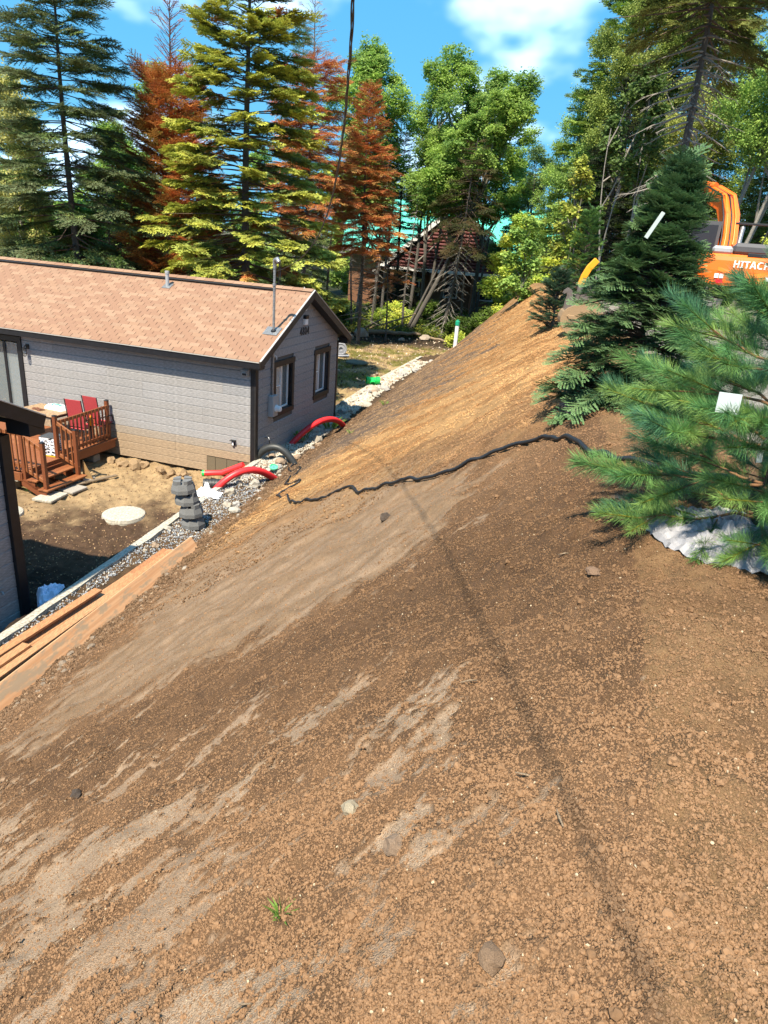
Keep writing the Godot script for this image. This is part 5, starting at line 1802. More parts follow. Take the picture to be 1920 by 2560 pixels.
# a flat spray of needles along +x
func needle_spray(sd: int, ln: float, side: int, nl: float, nw: float, per: int, vert := .25, thick := .004) -> ArrayMesh:
	var r := RandomNumberGenerator.new(); r.seed = sd
	var b := MB.new()
	var twigs := [[Vector3.ZERO, Vector3(ln, -.04 * ln, 0)]]
	for i in side:
		var u := .12 + .75 * (i + r.randf() * .5) / side
		var sgn := 1.0 if i % 2 else -1.0
		var a := Vector3(ln * u, -.04 * ln * u, 0)
		var l := ln * (.62 * (1.0 - u) + .16) * r.randf_range(.8, 1.15)
		twigs.append([a, a + Vector3(cos(.85), r.randf_range(-.22, .10), sgn * sin(.85)) * l])
	for q in twigs:
		var a: Vector3 = q[0]; var e: Vector3 = q[1]
		b.col = Color(.55, .38, .28)
		b.tube([a, e], [thick, thick * .4], 3, false)
		b.col = Color.WHITE
		var d: Vector3 = e - a
		var l := d.length(); d /= l
		var sd2 := d.cross(Vector3.UP).normalized()
		var n := maxi(3, int(per * l / ln))
		for k in n:
			var u := (k + r.randf()) / n
			var sg := 1.0 if k % 2 else -1.0
			var p := a + d * l * u
			var w := (d * r.randf_range(.45, .9) + sd2 * sg * r.randf_range(.55, 1.0) + Vector3.UP * r.randf_range(-vert, vert * 1.3)).normalized()
			var t := w.cross(Vector3(r.randf_range(-.5, .5), 1, r.randf_range(-.5, .5))).normalized() * nw
			var sh := r.randf_range(.75, 1.1)
			b.col = Color(sh, sh, sh)
			b.tri(p - t * .5, p + t * .5, p + w * nl * r.randf_range(.7, 1.1))
		b.col = Color.WHITE
		b.tri(e - sd2 * nw * .6, e + sd2 * nw * .6, e + d * nl)
	return b.mesh()

func leaf_cluster(sd: int, rad: float, n: int, ll: float, lw: float, hang := 0.0) -> ArrayMesh:
	var r := RandomNumberGenerator.new(); r.seed = sd
	var b := MB.new()
	for i in n:
		var p := Vector3(r.randf_range(-1, 1), r.randf_range(-.7, .7), r.randf_range(-1, 1))
		if p.length() > 1.0: p = p.normalized() * r.randf()
		p *= rad
		var a := r.randf() * TAU
		var d := Vector3(cos(a), r.randf_range(-.7, .2) - hang, sin(a)).normalized()
		var s := d.cross(Vector3(r.randf_range(-.6, .6), 1, r.randf_range(-.6, .6))).normalized() * lw * .5
		var up := s.cross(d).normalized() * lw * .18
		var sh := r.randf_range(.75, 1.15)
		b.col = Color(sh, sh, sh)
		var l := ll * r.randf_range(.75, 1.15)
		var m := p + d * l * .45
		b.tri(p, m + s + up, p + d * l); b.tri(p, p + d * l, m - s + up)
	return b.mesh()

var SP := {}

func make_sprays() -> void:
	SP.fir = [needle_spray(1, .46, 7, .075, .030, 32, .4, .009), needle_spray(2, .40, 6, .075, .030, 28, .45, .009)]
	SP.spruce = [needle_spray(3, .62, 7, .065, .024, 34, .6, .010), needle_spray(4, .5, 6, .065, .024, 30, .6, .010)]
	SP.dead = [needle_spray(5, .55, 7, .06, .018, 30, .6, .010), needle_spray(6, .5, 7, .06, .018, 26, .7, .010)]
	SP.hemlock = [needle_spray(7, .26, 11, .017, .007, 110, .15, .003), needle_spray(8, .22, 9, .017, .007, 90, .2, .003)]
	SP.small = [needle_spray(9, .20, 7, .028, .009, 46, .8, .004)]
	SP.maple = [leaf_cluster(11, .30, 20, .14, .125), leaf_cluster(12, .27, 18, .13, .12)]
	SP.birch = [leaf_cluster(13, .32, 22, .10, .075, .5), leaf_cluster(14, .28, 20, .10, .075, .5)]
	SP.sapling = [leaf_cluster(15, .16, 12, .11, .10), leaf_cluster(16, .13, 10, .11, .10)]
	SP.fern = [leaf_cluster(17, .30, 16, .22, .09, -.4)]

func pick(cols: Array, dark := .8, light := 1.2) -> Color:
	var c: Color = cols[rng.randi_range(0, cols.size() - 1)]
	var k := rr(dark, light)
	return Color(c.r * k, c.g * k, c.b * k)

# o: h height, r crown radius, y0 crown start share, sp sprays, cols, per branches per whorl, gap between whorls, dens sprays per metre,
#    up branch angle at the top, down branch angle at the bottom, bare share of the top without needles, dead lower bare branches, patch colours of dead boughs
func conifer(called: String, label: String, x: float, z: float, o: Dictionary, group := "") -> Node3D:
	rng.seed = hash(label)
	var y0 := land(x, z) - .05
	var t := thing(called, label, o.get("cat", "tree"), Vector3(x, y0, z), 0, group)
	var h: float = o.h
	var r0: float = o.get("tr", h * .011)
	var lean: Vector2 = o.get("lean", Vector2(0, 0))
	var axis := func(u: float) -> Vector3:
		return Vector3(lean.x * u + .10 * sin(u * 5.0 + h) * o.get("wob", 1.0), h * u, lean.y * u + .10 * cos(u * 4.0 + h) * o.get("wob", 1.0))
	var b := MB.new()
	var pts := []; var rad := []
	for i in 15:
		var u := i / 14.0
		pts.append(axis.call(u)); rad.append(maxf(.012, r0 * pow(1.0 - u, .8) * (1.25 if i == 0 else 1.0)))
	b.tube(pts, rad, 9)
	put("trunk", b.mesh(), o.get("bark", M.bark_grey), t)
	var br := MB.new()
	var dead := MB.new()
	var inst := [Inst.new(), Inst.new()]
	var yb: float = o.get("y0", .1)
	var gap: float = o.get("gap", .42)
	var dens: float = o.get("dens", 4.0)
	var cols: Array = o.cols
	var y: float = h * o.get("dead0", yb)
	var thin: float = o.get("thin", .0)
	while y < h * .985:
		var u: float = y / h
		var per: int = o.get("per", 6)
		var a0 := rng.randf() * TAU
		for k in per:
			var a := a0 + TAU * (k + rr(-.25, .25)) / per
			var v: float = (u - yb) / (1.0 - yb)
			var live: bool = v >= 0.0
			v = maxf(v, 0.0)
			var L: float = o.r * pow(1.0 - v, o.get("pow", .85)) * rr(.65, 1.12) + .12
			if v < .12: L *= lerpf(o.get("skirt", .8), 1.0, v / .12)
			if not live: L *= rr(.3, .85)
			var el := lerpf(o.get("down", -.25), o.get("up", .55), pow(v, 1.3)) + rr(-.12, .12)
			var d0 := Vector3(cos(a) * cos(el), sin(el), sin(a) * cos(el))
			var p0: Vector3 = axis.call(u) + Vector3(0, rr(-.12, .12), 0)
			var sag: float = o.get("sag", .12)
			var bp := []; var brad := []
			for i in 5:
				var q := i / 4.0
				bp.append(p0 + d0 * L * q + Vector3(0, -sag * L * q * q + o.get("tip", .06) * L * q * q * q, 0) + Vector3(rr(-1, 1), rr(-1, 1), rr(-1, 1)) * .03 * L * q)
				brad.append(maxf(.005, r0 * .17 * (1.0 - q) * (1.1 - v) + .006))
			if not live or (u > 1.0 - o.get("bare", 0.0)):
				dead.tube(bp, brad, 4, false)
				for i in int(L * o.get("twigs", 5.0)):
					var q := rr(.25, 1.0)
					var pb := _along(bp, q)
					var sd := d0.rotated(Vector3.UP, rr(.5, 1.1) * (1 if i % 2 else -1)) + Vector3(0, rr(-.6, .15), 0)
					dead.tube([pb, pb + sd.normalized() * rr(.15, .5) * L * .5], [.007, .004], 3, false)
				if live and rng.randf() < o.get("barekeep", .25):
					var q := rr(.5, 1.0)
					inst[0].add(Transform3D(frame(d0, rr(-.5, .5), rr(.5, .8)), _along(bp, q)), pick(cols))
				continue
			br.tube(bp, brad, 4, false)
			if rng.randf() < thin: continue
			var bc: Array = cols
			if o.has("patch") and nz.get_noise_3d(p0.x + d0.x * L * .7 + h, p0.y * .55, p0.z + d0.z * L * .7) > o.get("patch_at", .28): bc = o.patch
			var n := int(L * dens) + 2
			for i in n:
				var q := lerpf(o.get("inner", .22), 1.0, pow((i + rng.randf()) / n, .8))
				var pb := _along(bp, q)
				var sgn := 1.0 if i % 2 else -1.0
				var ya := rr(.25, 1.15) * sgn * (1.0 - .75 * q * q)
				if i == n - 1: ya = 0.0
				var d := d0.rotated(Vector3.UP, ya)
				d.y += rr(-.28, .12) + o.get("hang", 0.0)
				var s: float = rr(.75, 1.2) * o.get("scale", 1.0) * (1.0 if L > .8 else .75)
				var c := pick(bc)
				if o.has("tips") and q > .72: c = c.lerp(pick(o.tips), .75)
				inst[i % 2].add(Transform3D(frame(d, rr(-.5, .5), s), pb + Vector3(0, rr(-.03, .03), 0)), c)
				# side twig fans on the bigger boughs
				if q < .9 and L > 1.0:
					var d2 := d0.rotated(Vector3.UP, ya * 1.1)
					inst[(i + 1) % 2].add(Transform3D(frame(d2 + Vector3(0, rr(-.35, .05), 0), rr(-.5, .5), s), pb + d * s * rr(.3, .55)), pick(bc) if not (o.has("tips") and q > .6) else pick(o.tips))
		y += gap * rr(.75, 1.2) * lerpf(1.0, .62, u)
	if br.v.size(): put("branches", br.mesh(), o.get("twig", M.twig_brown), t)
	if dead.v.size(): put("bare_branches", dead.mesh(), o.get("deadtwig", M.twig_grey), t)
	var sp: Array = o.sp
	for i in 2:
		if inst[i].count: stuff("foliage", inst[i], sp[i % sp.size()], o.get("lm", M.needle), t)
	if inst[0].count:
		var top_i := Inst.new()
		top_i.add(Transform3D(frame(Vector3.UP, 0, .8), axis.call(.97)), pick(cols))
	return t

func _along(p: Array, q: float) -> Vector3:
	var f := q * (p.size() - 1)
	var i := mini(int(f), p.size() - 2)
	return (p[i] as Vector3).lerp(p[i + 1], f - i)

# o: h, r, y0, trunks [[dx, dz, lean x, lean z, radius]], lobes, n clusters, sp, cols
func broadleaf(called: String, label: String, x: float, z: float, o: Dictionary, group := "") -> Node3D:
	rng.seed = hash(label)
	var t := thing(called, label, o.get("cat", "tree"), Vector3(x, land(x, z) - .05, z), 0, group)
	var h: float = o.h
	var lobes := []
	var yb: float = o.get("y0", .3)
	var nl: int = o.get("lobes", 14)
	var cx: Vector2 = o.get("off", Vector2.ZERO)
	for i in nl:
		var u := (i + rng.randf()) / nl
		var yy := lerpf(h * yb, h * .93, u)
		var prof: float = pow(sin(PI * clampf(.12 + .80 * u, 0, 1)), .7) if o.get("shape", 0) == 0 else lerpf(1.0, .3, u)
		var a := i * 2.4 + rr(-.5, .5)
		var rad: float = o.r * prof * rr(.25, .78)
		var sz: float = o.r * rr(.26, .46) * lerpf(1.0, .7, u) * o.get("lobe", 1.0)
		lobes.append([Vector3(cos(a) * rad + cx.x * u, yy, sin(a) * rad + cx.y * u), sz])
	lobes.append([Vector3(cx.x, h - o.r * .25, cx.y), o.r * .28])
	var tk: Array = o.get("trunks", [[0, 0, 0, 0, h * .011]])
	var br := MB.new()
	var ends := []
	for k in tk.size():
		var q: Array = tk[k]
		var b := MB.new()
		var pts := []; var rad := []
		var hh: float = h * (o.get("reach", .86) if k == 0 else rr(.6, .85))
		for i in 11:
			var u := i / 10.0
			pts.append(Vector3(q[0] + q[2] * u + .14 * sin(u * 4.0 + k * 2.0), hh * u, q[1] + q[3] * u + .14 * cos(u * 3.0 + k)))
			rad.append(maxf(.02, q[4] * (1.0 - .82 * u) * (1.2 if i == 0 else 1.0)))
		b.tube(pts, rad, 8)
		put("trunk", b.mesh(), o.get("bark", M.bark_grey), t)
		ends.append(pts)
	for i in lobes.size():
		var lo: Array = lobes[i]
		var pts: Array = ends[i % ends.size()]
		var c: Vector3 = lo[0]
		var u := clampf((c.y - lo[1] - .12 * h) / (pts[10] as Vector3).y, .12, .95)
		var s := _along(pts, u)
		var m := s.lerp(c, .55) + Vector3(0, -.06 * h * .3, 0)
		br.tube([s, m, c], [h * .0035 + .006, h * .0022 + .005, .008], 5, false)
		for k in 7:
			var d: Vector3 = Vector3(rr(-1, 1), rr(-.2, 1), rr(-1, 1)).normalized() * lo[1] * .85
			br.tube([m.lerp(c, rr(.2, 1.0)), c + d], [.011, .005], 3, false)
	put("branches", br.mesh(), o.get("twig", M.twig_grey), t)
	var inst := [Inst.new(), Inst.new()]
	var n: int = o.get("n", 2600)
	var tot := 0.0
	for lo in lobes: tot += lo[1] * lo[1]
	var flat: float = o.get("flat", .8)
	for lo in lobes:
		var m := int(n * lo[1] * lo[1] / tot)
		var lc := pick(o.cols, .85, 1.15)
		for i in m:
			var d := Vector3(rr(-1, 1), rr(-1, 1), rr(-1, 1))
			if d.length() < .05: continue
			d = d.normalized()
			var q := pow(rng.randf(), .45)
			var p: Vector3 = lo[0] + Vector3(d.x, d.y * flat, d.z) * lo[1] * q * (1.0 + .45 * nz.get_noise_3dv((lo[0] as Vector3) + d * 2.2))
			if nz.get_noise_3dv(p * 1.5 + Vector3(h, 0, 0)) < o.get("holes", -.30): continue
			inst[i % 2].add(Transform3D(Basis(Vector3.UP, rr(0, TAU)) * Basis(Vector3.RIGHT, rr(-.5, .5)) * Basis.from_scale(Vector3.ONE * rr(.75, 1.25) * o.get("scale", 1.0)), p), lc.lerp(pick(o.cols), .6))
	var sp: Array = o.sp
	for i in 2: stuff("foliage", inst[i], sp[i % sp.size()], M.leaf, t)
	return t

func make_pine() -> void:
	# one shoot: long needles in bundles round a short axis
	var shoots := []
	for k in 2:
		var r := RandomNumberGenerator.new(); r.seed = 90 + k
		var b := MB.new()
		var ln := .20
		b.col = Color(.85, .50, .22)
		b.tube([Vector3(-.03, 0, 0), Vector3(ln * .5, .004, 0), Vector3(ln, .012, 0)], [.0045, .004, .0025], 5)
		for i in 300:
			var u := r.randf()
			var a := r.randf() * TAU
			var op := lerpf(1.05, .42, u) + r.randf_range(-.18, .18)
			var d := Vector3(cos(op), sin(op) * cos(a) - .10, sin(op) * sin(a)).normalized()
			var p := Vector3(ln * u, .012 * u, 0)
			var l := r.randf_range(.075, .112)
			var s := d.cross(Vector3(r.randf_range(-1, 1), r.randf_range(-1, 1), r.randf_range(-1, 1))).normalized() * .00085
			var m := p + d * l * .55 + Vector3(0, -.004, 0)
			var e := p + d * l + Vector3(0, -.014, 0)
			var sh := r.randf_range(.7, 1.25)
			b.col = Color(sh, sh, sh * r.randf_range(.8, 1.1))
			b.tri(p - s * .6, p + s * .6, m + s); b.tri(p - s * .6, m + s, m - s); b.tri(m - s, m + s, e)
		shoots.append(b.mesh())
	rng.seed = 404
	var o := Vector3(1.97, 4.28, -3.42)
	o.y = land(o.x, o.z) - .06
	var t := thing("white_pine", "young long-needled white pine with a wrapped root ball at the right edge", "tree", o)
	var inst := [Inst.new(), Inst.new()]
	var br := MB.new()
	var H := 1.25
	var tp := MB.new()
	tp.tube([Vector3(0, 0, 0), Vector3(.01, .6, .0), Vector3(-.01, 1.2, .02), Vector3(0, H, 0)], [.024, .019, .012, .005], 8)
	put("trunk", tp.mesh(), M.bark_brown, t)
	var cols := [Color(.10, .25, .085), Color(.16, .32, .095), Color(.08, .21, .11), Color(.23, .37, .10)]
	var wh := [[.20, .60, 6, .10], [.36, .74, 6, .10], [.56, .78, 7, .16], [.76, .68, 6, .22], [.94, .52, 6, .32], [1.08, .36, 5, .5], [1.2, .20, 4, .8]]
	for w in wh:
		var a0 := rng.randf() * TAU
		for k in w[2]:
			var a: float = a0 + TAU * (k + rr(-.22, .22)) / w[2]
			var L: float = w[1] * rr(.75, 1.1)
			var el: float = w[3] + rr(-.12, .15)
			var d0 := Vector3(cos(a) * cos(el), sin(el), sin(a) * cos(el))
			var bp := []
			for i in 6:
				var q := i / 5.0
				bp.append(Vector3(0, w[0] + rr(-.02, .02), 0) + d0 * L * q + Vector3(0, -.20 * L * q * q + .16 * L * q * q * q, 0))
			br.tube(bp, [.010, .008, .007, .006, .005, .004], 5, false)
			var q := .34
			while q <= 1.0:
				var pb := _along(bp, minf(q, .99))
				inst[0].add(Transform3D(frame((_along(bp, minf(q + .1, 1.0)) - _along(bp, minf(q, .9))) + Vector3(0, .002, 0), rr(0, TAU), rr(.8, 1.1)), pb), pick(cols))
				q += .16 / L
			inst[1].add(Transform3D(frame(d0 + Vector3(0, .12, 0), rr(0, TAU), 1.05), bp[5]), pick(cols))
			for i in int(2 + L * 5.0):
				var u := rr(.32, .92)
				var sg := 1.0 if i % 2 else -1.0
				var ds := d0.rotated(Vector3.UP, sg * rr(.5, 1.0)) + Vector3(0, rr(-.25, .2), 0)
				ds = ds.normalized()
				var l2 := L * (1.05 - u) * rr(.4, .75) + .05
				var pb := _along(bp, u)
				br.tube([pb, pb + ds * l2], [.005, .003], 4, false)
				var n := int(l2 / .14) + 1
				for m in n:
					inst[m % 2].add(Transform3D(frame(ds, rr(0, TAU), rr(.75, 1.05)), pb + ds * l2 * (m + 1.0) / n * .9), pick(cols))
	for i in 5: inst[0].add(Transform3D(frame(Vector3(rr(-.4, .4), 1, rr(-.4, .4)), rr(0, TAU), 1.0), Vector3(0, 1.08 + i * .04, 0)), pick(cols))
	put("branches", br.mesh(), mat(.20, .10, .045, .9), t)
	stuff("foliage", inst[0], shoots[0], M.needle_near, t)
	stuff("foliage", inst[1], shoots[1], M.needle_near, t)
	print("pine shoots ", inst[0].count + inst[1].count)
	# wrapped root ball
	var b := MB.new()
	var f := func(i: int, j: int) -> Vector3:
		var a := TAU * i / 90.0; var q := j / 30.0
		var r := .40 * q * (1.0 + .10 * nz.get_noise_2d(cos(a) * 2.2 + 9.0, sin(a) * 2.2))
		var y := .07 * sqrt(maxf(0.0, 1.0 - q * q)) + .05 * absf(nf.get_noise_3d(cos(a) * q * 2.6, sin(a) * q * 2.6, 4.0)) + .05 * absf(nz.get_noise_2d(cos(a) * q * 4.0, sin(a) * q * 4.0 + 3.0)) - .06 * q + .030 * absf(nf.get_noise_3d(cos(a) * q * 5.5, sin(a) * q * 5.5, 9.0)) - .05 * smoothstep(.35, .0, nz.get_noise_2d(cos(a) * q * 2.0 + 4.0, sin(a) * q * 2.0) + q)
		return Vector3(cos(a) * r * 1.05 - .14, y, sin(a) * r + .08)
	for i in 90:
		for j in 30: b.quad(f.call(i, j), f.call(i + 1, j), f.call(i + 1, j + 1), f.call(i, j + 1))
	var ball := one("root_ball_wrap", "crumpled white wrap of the root ball under the long-needled pine", "root ball", b.mesh(), M.burlap)
	ball.position = Vector3(o.x, land(o.x - .15, o.z + .1) + .03, o.z)
	# tags
	b = MB.new()
	b.box(Vector3.ZERO, Vector3(.092, .088, .003), Basis(Vector3.FORWARD, -.02), .001)
	var tg := one("plant_tag", "square white plastic tag hanging in the long-needled pine", "tag", b.mesh(), M.tag_white)
	tg.transform = Transform3D(Basis(Vector3.UP, -.45) * Basis(Vector3.RIGHT, -.1), Vector3(1.45, 5.17, -2.97))
	b = MB.new()
	var rp := [Vector3(0, 0, 0), Vector3(-.03, .03, .01), Vector3(-.08, .01, .02), Vector3(-.12, -.07, .03), Vector3(-.11, -.14, .03)]
	for i in 4:
		var p: Vector3 = rp[i]; var q: Vector3 = rp[i + 1]
		b.box((p + q) / 2, Vector3(.028, (q - p).length() + .004, .002), frame(q - p) * Basis(Vector3.BACK, PI / 2), 0)
	var rb := one("tie_ribbon", "white ribbon tied round the pine's trunk", "ribbon", b.mesh(), M.tag_white)
	rb.position = Vector3(o.x - .02, o.y + .66, o.z + .08)

func make_hemlock() -> void:
	var cols := [Color(.085, .175, .072), Color(.11, .21, .085), Color(.06, .135, .062), Color(.14, .25, .09)]
	conifer("hemlock", "dense dark green hemlock on the edge of the upper ground beside the pine", 2.48, -7.15, {"h": 2.12, "r": .82, "tr": .04, "y0": .03, "gap": .062, "per": 8, "dens": 14.0, "sp": SP.hemlock, "cols": cols, "up": 1.0, "down": .12, "sag": .40, "tip": .0, "pow": .95, "skirt": .8, "hang": -.25, "scale": 1.0, "inner": .30, "bark": M.bark_brown, "wob": .3, "lm": M.needle_near, "tips": [Color(.18, .32, .13), Color(.15, .27, .115)]})
	# a lump of dark root ball earth at its foot
	var m := lump(95, true, .2)
	var rb := one("root_ball", "dark earth root ball at the foot of the hemlock", "root ball", m, stone_mat(Color(.10, .075, .065)))
	rb.transform = Transform3D(Basis.from_scale(Vector3(.24, .12, .20)), Vector3(1.93, land(1.93, -6.95) + .0, -6.95))
	var b := MB.new()
	b.box(Vector3.ZERO, Vector3(.035, .24, .004), Basis(Vector3.BACK, -.45), .001)
	var tg := one("tag_strip", "pale label strip hanging high in the dark hemlock", "tag", b.mesh(), M.tag_white)
	tg.transform = Transform3D(Basis(Vector3.UP, -.4), Vector3(2.17, 6.03, -6.60))

func make_trees() -> void:
	var fir_cols := [Color(0.251, 0.302, 0.061), Color(0.184, 0.244, 0.061), Color(0.324, 0.360, 0.080), Color(0.130, 0.186, 0.061)]
	var fir_tips := [Color(0.555, 0.584, 0.099), Color(0.445, 0.506, 0.099)]
	var red := [Color(0.720, 0.330, 0.097), Color(0.707, 0.244, 0.084), Color(0.720, 0.452, 0.139), Color(0.515, 0.191, 0.076)]
	var dark := [Color(0.164, 0.271, 0.098), Color(0.217, 0.322, 0.105), Color(0.127, 0.211, 0.094), Color(0.274, 0.364, 0.114)]
	var green := [Color(0.257, 0.410, 0.090), Color(0.352, 0.511, 0.101), Color(0.174, 0.301, 0.083), Color(0.431, 0.577, 0.142)]
	var olive := [Color(0.258, 0.408, 0.086), Color(0.341, 0.499, 0.111), Color(0.175, 0.304, 0.083), Color(0.432, 0.580, 0.131)]
	var lime := [Color(0.701, 0.720, 0.121), Color(0.562, 0.701, 0.121), Color(0.720, 0.720, 0.170), Color(0.420, 0.607, 0.121)]
	var under := [Color(0.194, 0.350, 0.074), Color(0.298, 0.491, 0.090), Color(0.142, 0.264, 0.068)]
	var birch := [Color(0.607, 0.583, 0.207), Color(0.720, 0.701, 0.268), Color(0.444, 0.468, 0.170), Color(0.720, 0.720, 0.317)]
	# left: behind the cabin roof
	conifer("spruce", "tall open dark spruce with visible trunk rising behind the cabin roof at left", -12.3, -27, {"h": 14.4, "r": 3.2, "tr": .17, "y0": .26, "dead0": .10, "gap": .55, "per": 6, "dens": 6.0, "sp": SP.spruce, "cols": dark, "up": .35, "down": -.20, "sag": .12, "thin": .06, "pow": .55, "tips": [Color(.16, .21, .10)], "inner": .30, "twigs": 4.0})
	conifer("dead_conifer", "rust-red dead conifer left of the yellow-green fir with a bare tip", -9.25, -29.5, {"h": 13.9, "r": 2.65, "tr": .13, "y0": .12, "gap": .36, "per": 7, "dens": 4.6, "sp": SP.dead, "cols": red, "up": .75, "down": .25, "sag": .04, "bare": .24, "barekeep": .08, "twigs": 6.0, "twig": M.twig_red, "deadtwig": M.twig_red, "pow": .8})
	conifer("fir", "largest fir, yellow-green with rust patches and bare lower twigs, behind the cabin roof", -5.75, -26.5, {"h": 15.3, "r": 3.7, "tr": .20, "y0": .18, "dead0": .08, "gap": .40, "per": 7, "dens": 6.0, "sp": SP.fir, "cols": fir_cols, "tips": fir_tips, "up": .5, "down": -.22, "sag": .10, "pow": .75, "inner": .42, "thin": .12, "patch": red, "patch_at": .34, "twigs": 9.0})
	conifer("dead_conifer", "tall rust-red dead conifer right of the fir with a thin bare spire", -5.2, -38, {"h": 16.8, "r": 2.3, "tr": .13, "y0": .36, "dead0": .08, "gap": .40, "per": 6, "dens": 4.2, "sp": SP.dead, "cols": red, "up": .5, "down": -.10, "sag": .06, "bare": .20, "barekeep": .1, "thin": .1, "pow": .7, "twig": M.twig_red, "twigs": 6.0})
	conifer("dead_conifer", "shorter rust-red dead conifer with full crown left of the green maples", -2.45, -41, {"h": 13.4, "r": 1.75, "tr": .11, "y0": .38, "dead0": .12, "gap": .36, "per": 6, "dens": 4.8, "sp": SP.dead, "cols": red, "up": .6, "down": -.15, "sag": .08, "pow": .65, "twig": M.twig_red, "twigs": 5.0})
	conifer("dead_conifer", "slim dead conifer with few red boughs low between the bare trunks", -.9, -43.5, {"h": 7.6, "r": 1.5, "tr": .06, "y0": .45, "dead0": .15, "gap": .5, "per": 4, "dens": 2.6, "sp": SP.dead, "cols": red, "up": .3, "down": -.2, "pow": .8, "thin": .45, "twig": M.twig_red, "twigs": 5.0})
	conifer("slanting_spruce", "slanting thin spruce with drooping sparse boughs in front of the log house", 2.9, -47, {"h": 12.0, "r": 2.6, "tr": .14, "y0": .50, "dead0": .06, "gap": .5, "per": 5, "dens": 3.0, "sp": SP.spruce, "cols": [Color(.055, .065, .022), Color(.075, .085, .025), Color(.10, .075, .03)], "up": .3, "down": -.45, "sag": .16, "lean": Vector2(1.0, .2), "thin": .35, "pow": .7, "twigs": 7.0})
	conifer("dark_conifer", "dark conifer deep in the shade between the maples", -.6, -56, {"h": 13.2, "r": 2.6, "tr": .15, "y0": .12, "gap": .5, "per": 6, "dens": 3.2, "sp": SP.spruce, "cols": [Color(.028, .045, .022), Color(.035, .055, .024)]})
	conifer("dark_conifer", "dark conifer standing in front of the log house's right side", 8.6, -53, {"h": 11.5, "r": 2.4, "tr": .13, "y0": .08, "gap": .5, "per": 6, "dens": 3.2, "sp": SP.spruce, "cols": dark})
	conifer("dark_conifer", "dark conifer at the far left behind the open spruce", -18.8, -37, {"h": 10.6, "r": 2.6, "tr": .14, "y0": .06, "gap": .45, "per": 6, "dens": 3.4, "sp": SP.spruce, "cols": dark})
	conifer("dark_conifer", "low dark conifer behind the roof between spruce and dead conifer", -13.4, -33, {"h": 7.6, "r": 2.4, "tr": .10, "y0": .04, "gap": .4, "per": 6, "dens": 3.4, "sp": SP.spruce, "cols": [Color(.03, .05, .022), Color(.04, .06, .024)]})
	conifer("dark_conifer", "narrow dark spruce tip behind the rust-red conifer and the fir", -6.6, -44, {"h": 16.5, "r": 2.2, "tr": .14, "y0": .1, "gap": .5, "per": 6, "dens": 3.2, "sp": SP.spruce, "cols": dark})
	broadleaf("birch", "pale yellow-green birch at the left edge of the photo", -15.4, -29, {"h": 10.6, "r": 2.3, "y0": .30, "sp": SP.birch, "cols": birch, "n": 2600, "lobes": 15, "bark": M.bark_pale, "flat": 1.1})
	broadleaf("maple", "bright green maple behind between the open spruce and the dead conifer", -15.6, -47, {"h": 14.6, "r": 3.3, "y0": .2, "sp": SP.maple, "cols": green, "n": 2800, "lobes": 16})
	broadleaf("maple", "lower bright green maple just right of the open spruce", -15.9, -40, {"h": 10.6, "r": 2.8, "y0": .15, "sp": SP.maple, "cols": green, "n": 2300, "lobes": 13})
	broadleaf("understory_tree", "dark green leafy tree low at the left edge behind the cabin roof", -18.6, -33.5, {"h": 7.8, "r": 3.2, "y0": .06, "sp": SP.maple, "cols": under, "n": 2600, "lobes": 14})
	broadleaf("understory_tree", "small leafy sapling in front of the open spruce's trunk just above the roof", -10.2, -25.5, {"h": 4.6, "r": 1.5, "y0": .25, "sp": SP.maple, "cols": [Color(.13, .22, .05), Color(.10, .17, .04)], "n": 420, "lobes": 8, "scale": .8, "holes": -.1})
	broadleaf("understory_tree", "dark leafy tree behind the roof between the open spruce and the left edge", -15.4, -34, {"h": 6.6, "r": 2.8, "y0": .05, "sp": SP.maple, "cols": under, "n": 2000, "lobes": 12})
	broadleaf("understory_tree", "green leafy tree filling the gap low between birch and open spruce", -13.6, -30.5, {"h": 6.4, "r": 2.4, "y0": .05, "sp": SP.maple, "cols": under, "n": 2000, "lobes": 14})
	broadleaf("understory_tree", "leafy tree under the lower boughs of the rust-red conifer, right of the spruce", -11.2, -33, {"h": 6.8, "r": 2.2, "y0": .05, "sp": SP.maple, "cols": green, "n": 1800, "lobes": 13})
	# middle: maples with several trunks
	broadleaf("maple", "green maple with rounded top left of the gap, beside the rust-red conifers", -3.2, -52, {"h": 18.0, "r": 3.9, "y0": .42, "sp": SP.maple, "cols": green, "n": 6500, "lobes": 40, "lobe": .82, "holes": -.16, "trunks": [[0, 0, .3, 0, .17], [1.1, .4, .6, 0, .13], [1.9, -.3, .2, .3, .12]], "reach": .75})
	broadleaf("maple", "central green maple with several thin grey trunks before the turquoise roof", 2.2, -54, {"h": 18.4, "r": 4.3, "y0": .43, "sp": SP.maple, "cols": green, "n": 6500, "lobes": 40, "lobe": .82, "holes": -.16, "trunks": [[-1.6, 0, .4, 0, .15], [-.8, .6, .2, .2, .16], [-.1, -.2, .9, 0, .14], [.5, .4, 1.0, 0, .12]], "reach": .8})
	broadleaf("maple", "green maple with a trunk leaning right in front of the log house", 1.3, -49, {"h": 16.2, "r": 3.2, "y0": .52, "off": Vector2(5.2, 0), "sp": SP.maple, "cols": green, "n": 5200, "lobes": 32, "lobe": .85, "holes": -.16, "trunks": [[-.6, 0, 6.0, 0, .19], [-1.0, .2, 4.6, 0, .10]], "reach": .88})
	broadleaf("maple", "green maple behind the leaning trunk, its top at the right of the sky gap", 5.4, -55, {"h": 17.6, "r": 3.9, "y0": .45, "sp": SP.maple, "cols": green, "n": 5600, "lobes": 34, "lobe": .82, "holes": -.16})
